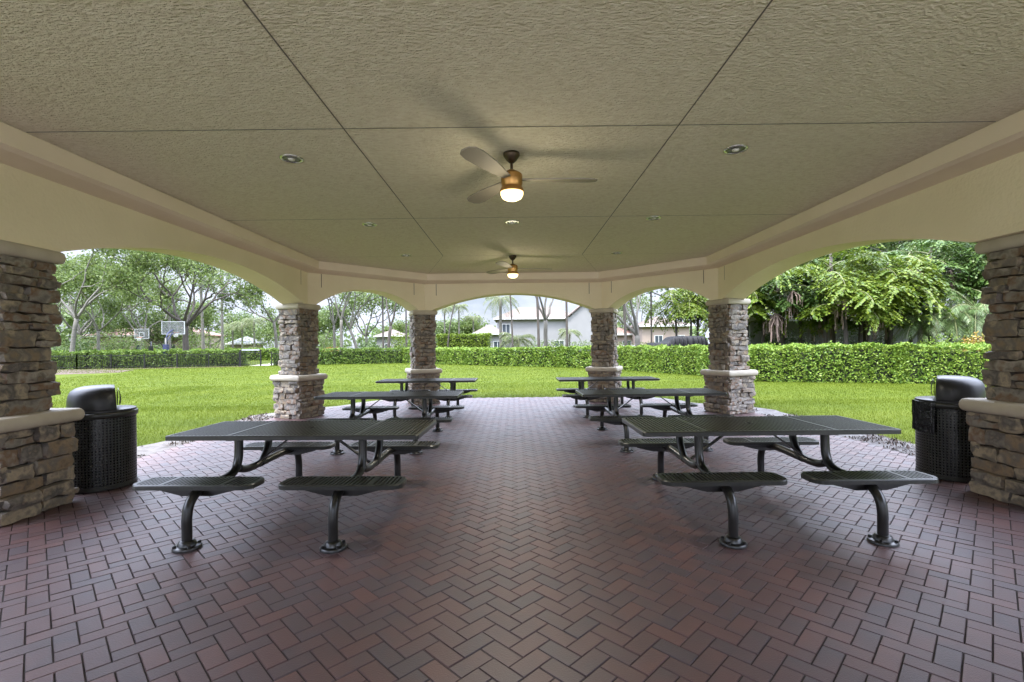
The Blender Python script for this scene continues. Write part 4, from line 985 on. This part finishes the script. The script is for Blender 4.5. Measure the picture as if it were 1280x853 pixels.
car('white car parked left of the bright leaved tree beyond the hedge', PX(776, 44), 44, R(8), M_carw)
car('second white car, parked right behind the bright leaved tree trunk', PX(793, 50), 50, R(4), M_carw)
car('white car almost hidden behind the right stone column', PX(882, 38), 38, R(5), M_carw)
car('dark grey car parked before the white house, beside the right far column', PX(718, 50), 50, R(12), M_carg)
# black covered vehicle
t = thing('covered_vehicle', 'long low vehicle under a rippled black cover just behind the hedge', 'vehicle', (PX(845, 31), 31, 0), R(4))
vs = []; fs = []; nx, nu = 110, 19
for i in range(nx+1):
    q = i/nx; x = -1.75+3.5*q
    hh = 1.62+.40*min(1, max(0, (q-.24)/.16))-.10*max(0, (q-.92)/.08)
    if q < .02 or q > .98: hh *= .93
    for j in range(nu+1):
        g = math.pi*j/nu; c, s = math.cos(g), math.sin(g)
        y = -math.copysign(abs(c)**.3, c)*.9; z = abs(s)**.28*hh
        rp = .07*math.sin(x*21+1.2*math.sin(x*5))*(1-.5*s)
        vs.append((x, y*(1+rp), max(z+rp*.4*s, 0)))
for i in range(nx):
    for j in range(nu): fs.append((i*(nu+1)+j, (i+1)*(nu+1)+j, (i+1)*(nu+1)+j+1, i*(nu+1)+j+1))
fs += [tuple(range(nu+1)), tuple(nx*(nu+1)+j for j in range(nu, -1, -1))]
MB().add(vs, fs).build('cover', M_tarp, t, smooth=True)
for xx in (-1.1, 1.1):
    wl = MB().lathe([(.2, -.1), (.34, -.1), (.35, 0), (.34, .1), (.2, .1)], 18); wl.tf(Matrix.Translation((xx, -.8, .34)) @ Matrix.Rotation(R(90), 4, 'X')); wl.build('wheel', M_tyre, t)

# ------------------------------------------------------------------ basketball hoops
def hoop(label, x, y, rz, bm, pole, front, bw=1.85, bh=1.08, bz=2.95):
    """local -y is the playing side"""
    t = thing('basketball_hoop', label, 'basketball hoop', (x, y, 0), rz, group='basketball hoops behind the long hedge')
    MB().tube([(0, 1.2, -.04), (0, 1.2, 2.6)], .1, 12).build('post', M_iron, t, smooth=True)
    MB().box(-.17, .17, 1.02, 1.38, 0, 2.0).build('pad', pole, t)
    m_ = MB(); m_.tube([(0, 1.2, 2.5), (0, .9, 3.0), (0, .08, 3.35)], .07, 8); m_.tube([(0, 1.2, 2.2), (0, .08, 3.1)], .05, 8); m_.build('arm', pole, t, smooth=True)
    bd = MB().box(-bw/2, bw/2, -.02, .02, bz, bz+bh).build('backboard', bm, t)
    fr = MB()
    for (a, b, c, d) in ((-bw/2, bw/2, bz-.06, bz), (-bw/2, bw/2, bz+bh, bz+bh+.06), (-bw/2-.06, -bw/2, bz-.06, bz+bh+.06), (bw/2, bw/2+.06, bz-.06, bz+bh+.06)): fr.box(a, b, -.035, .035, c, d)
    for (a, b, c, d) in ((-.36, .36, bz+.15, bz+.22), (-.36, .36, bz+.66, bz+.73), (-.36, -.29, bz+.22, bz+.66), (.29, .36, bz+.22, bz+.66)): fr.box(a, b, -.026, -.0205, c, d)
    fr.build('board_frame', M_board, bd)
    rm = MB(); rm.tube([(.23*math.cos(k*.2618), -.38+.23*math.sin(k*.2618), bz+.12) for k in range(25)], .014, 6); rm.box(-.06, .06, -.16, -.02, bz+.08, bz+.14); rm.build('rim', M_orange, t)
    nt_ = MB()
    for k in range(12):
        a = k*.5236; b = a+.26; nt_.tube([(.23*math.cos(a), -.38+.23*math.sin(a), bz+.11), (.14*math.cos(b), -.38+.14*math.sin(b), bz-.3)], .008, 4)
        nt_.tube([(.23*math.cos(a), -.38+.23*math.sin(a), bz+.11), (.14*math.cos(b-.52), -.38+.14*math.sin(b-.52), bz-.3)], .008, 4)
    nt_.build('net', M_net, t)
hoop('smaller basketball hoop with white framed backboard facing the pavilion', PX(177.5, 58), 58, R(-8), M_boardg, M_iron, True)
hoop('larger basketball hoop seen from behind, with a navy padded post', PX(214, 44), 44.3, R(188), M_boardg, M_navy, False, bz=3.0)
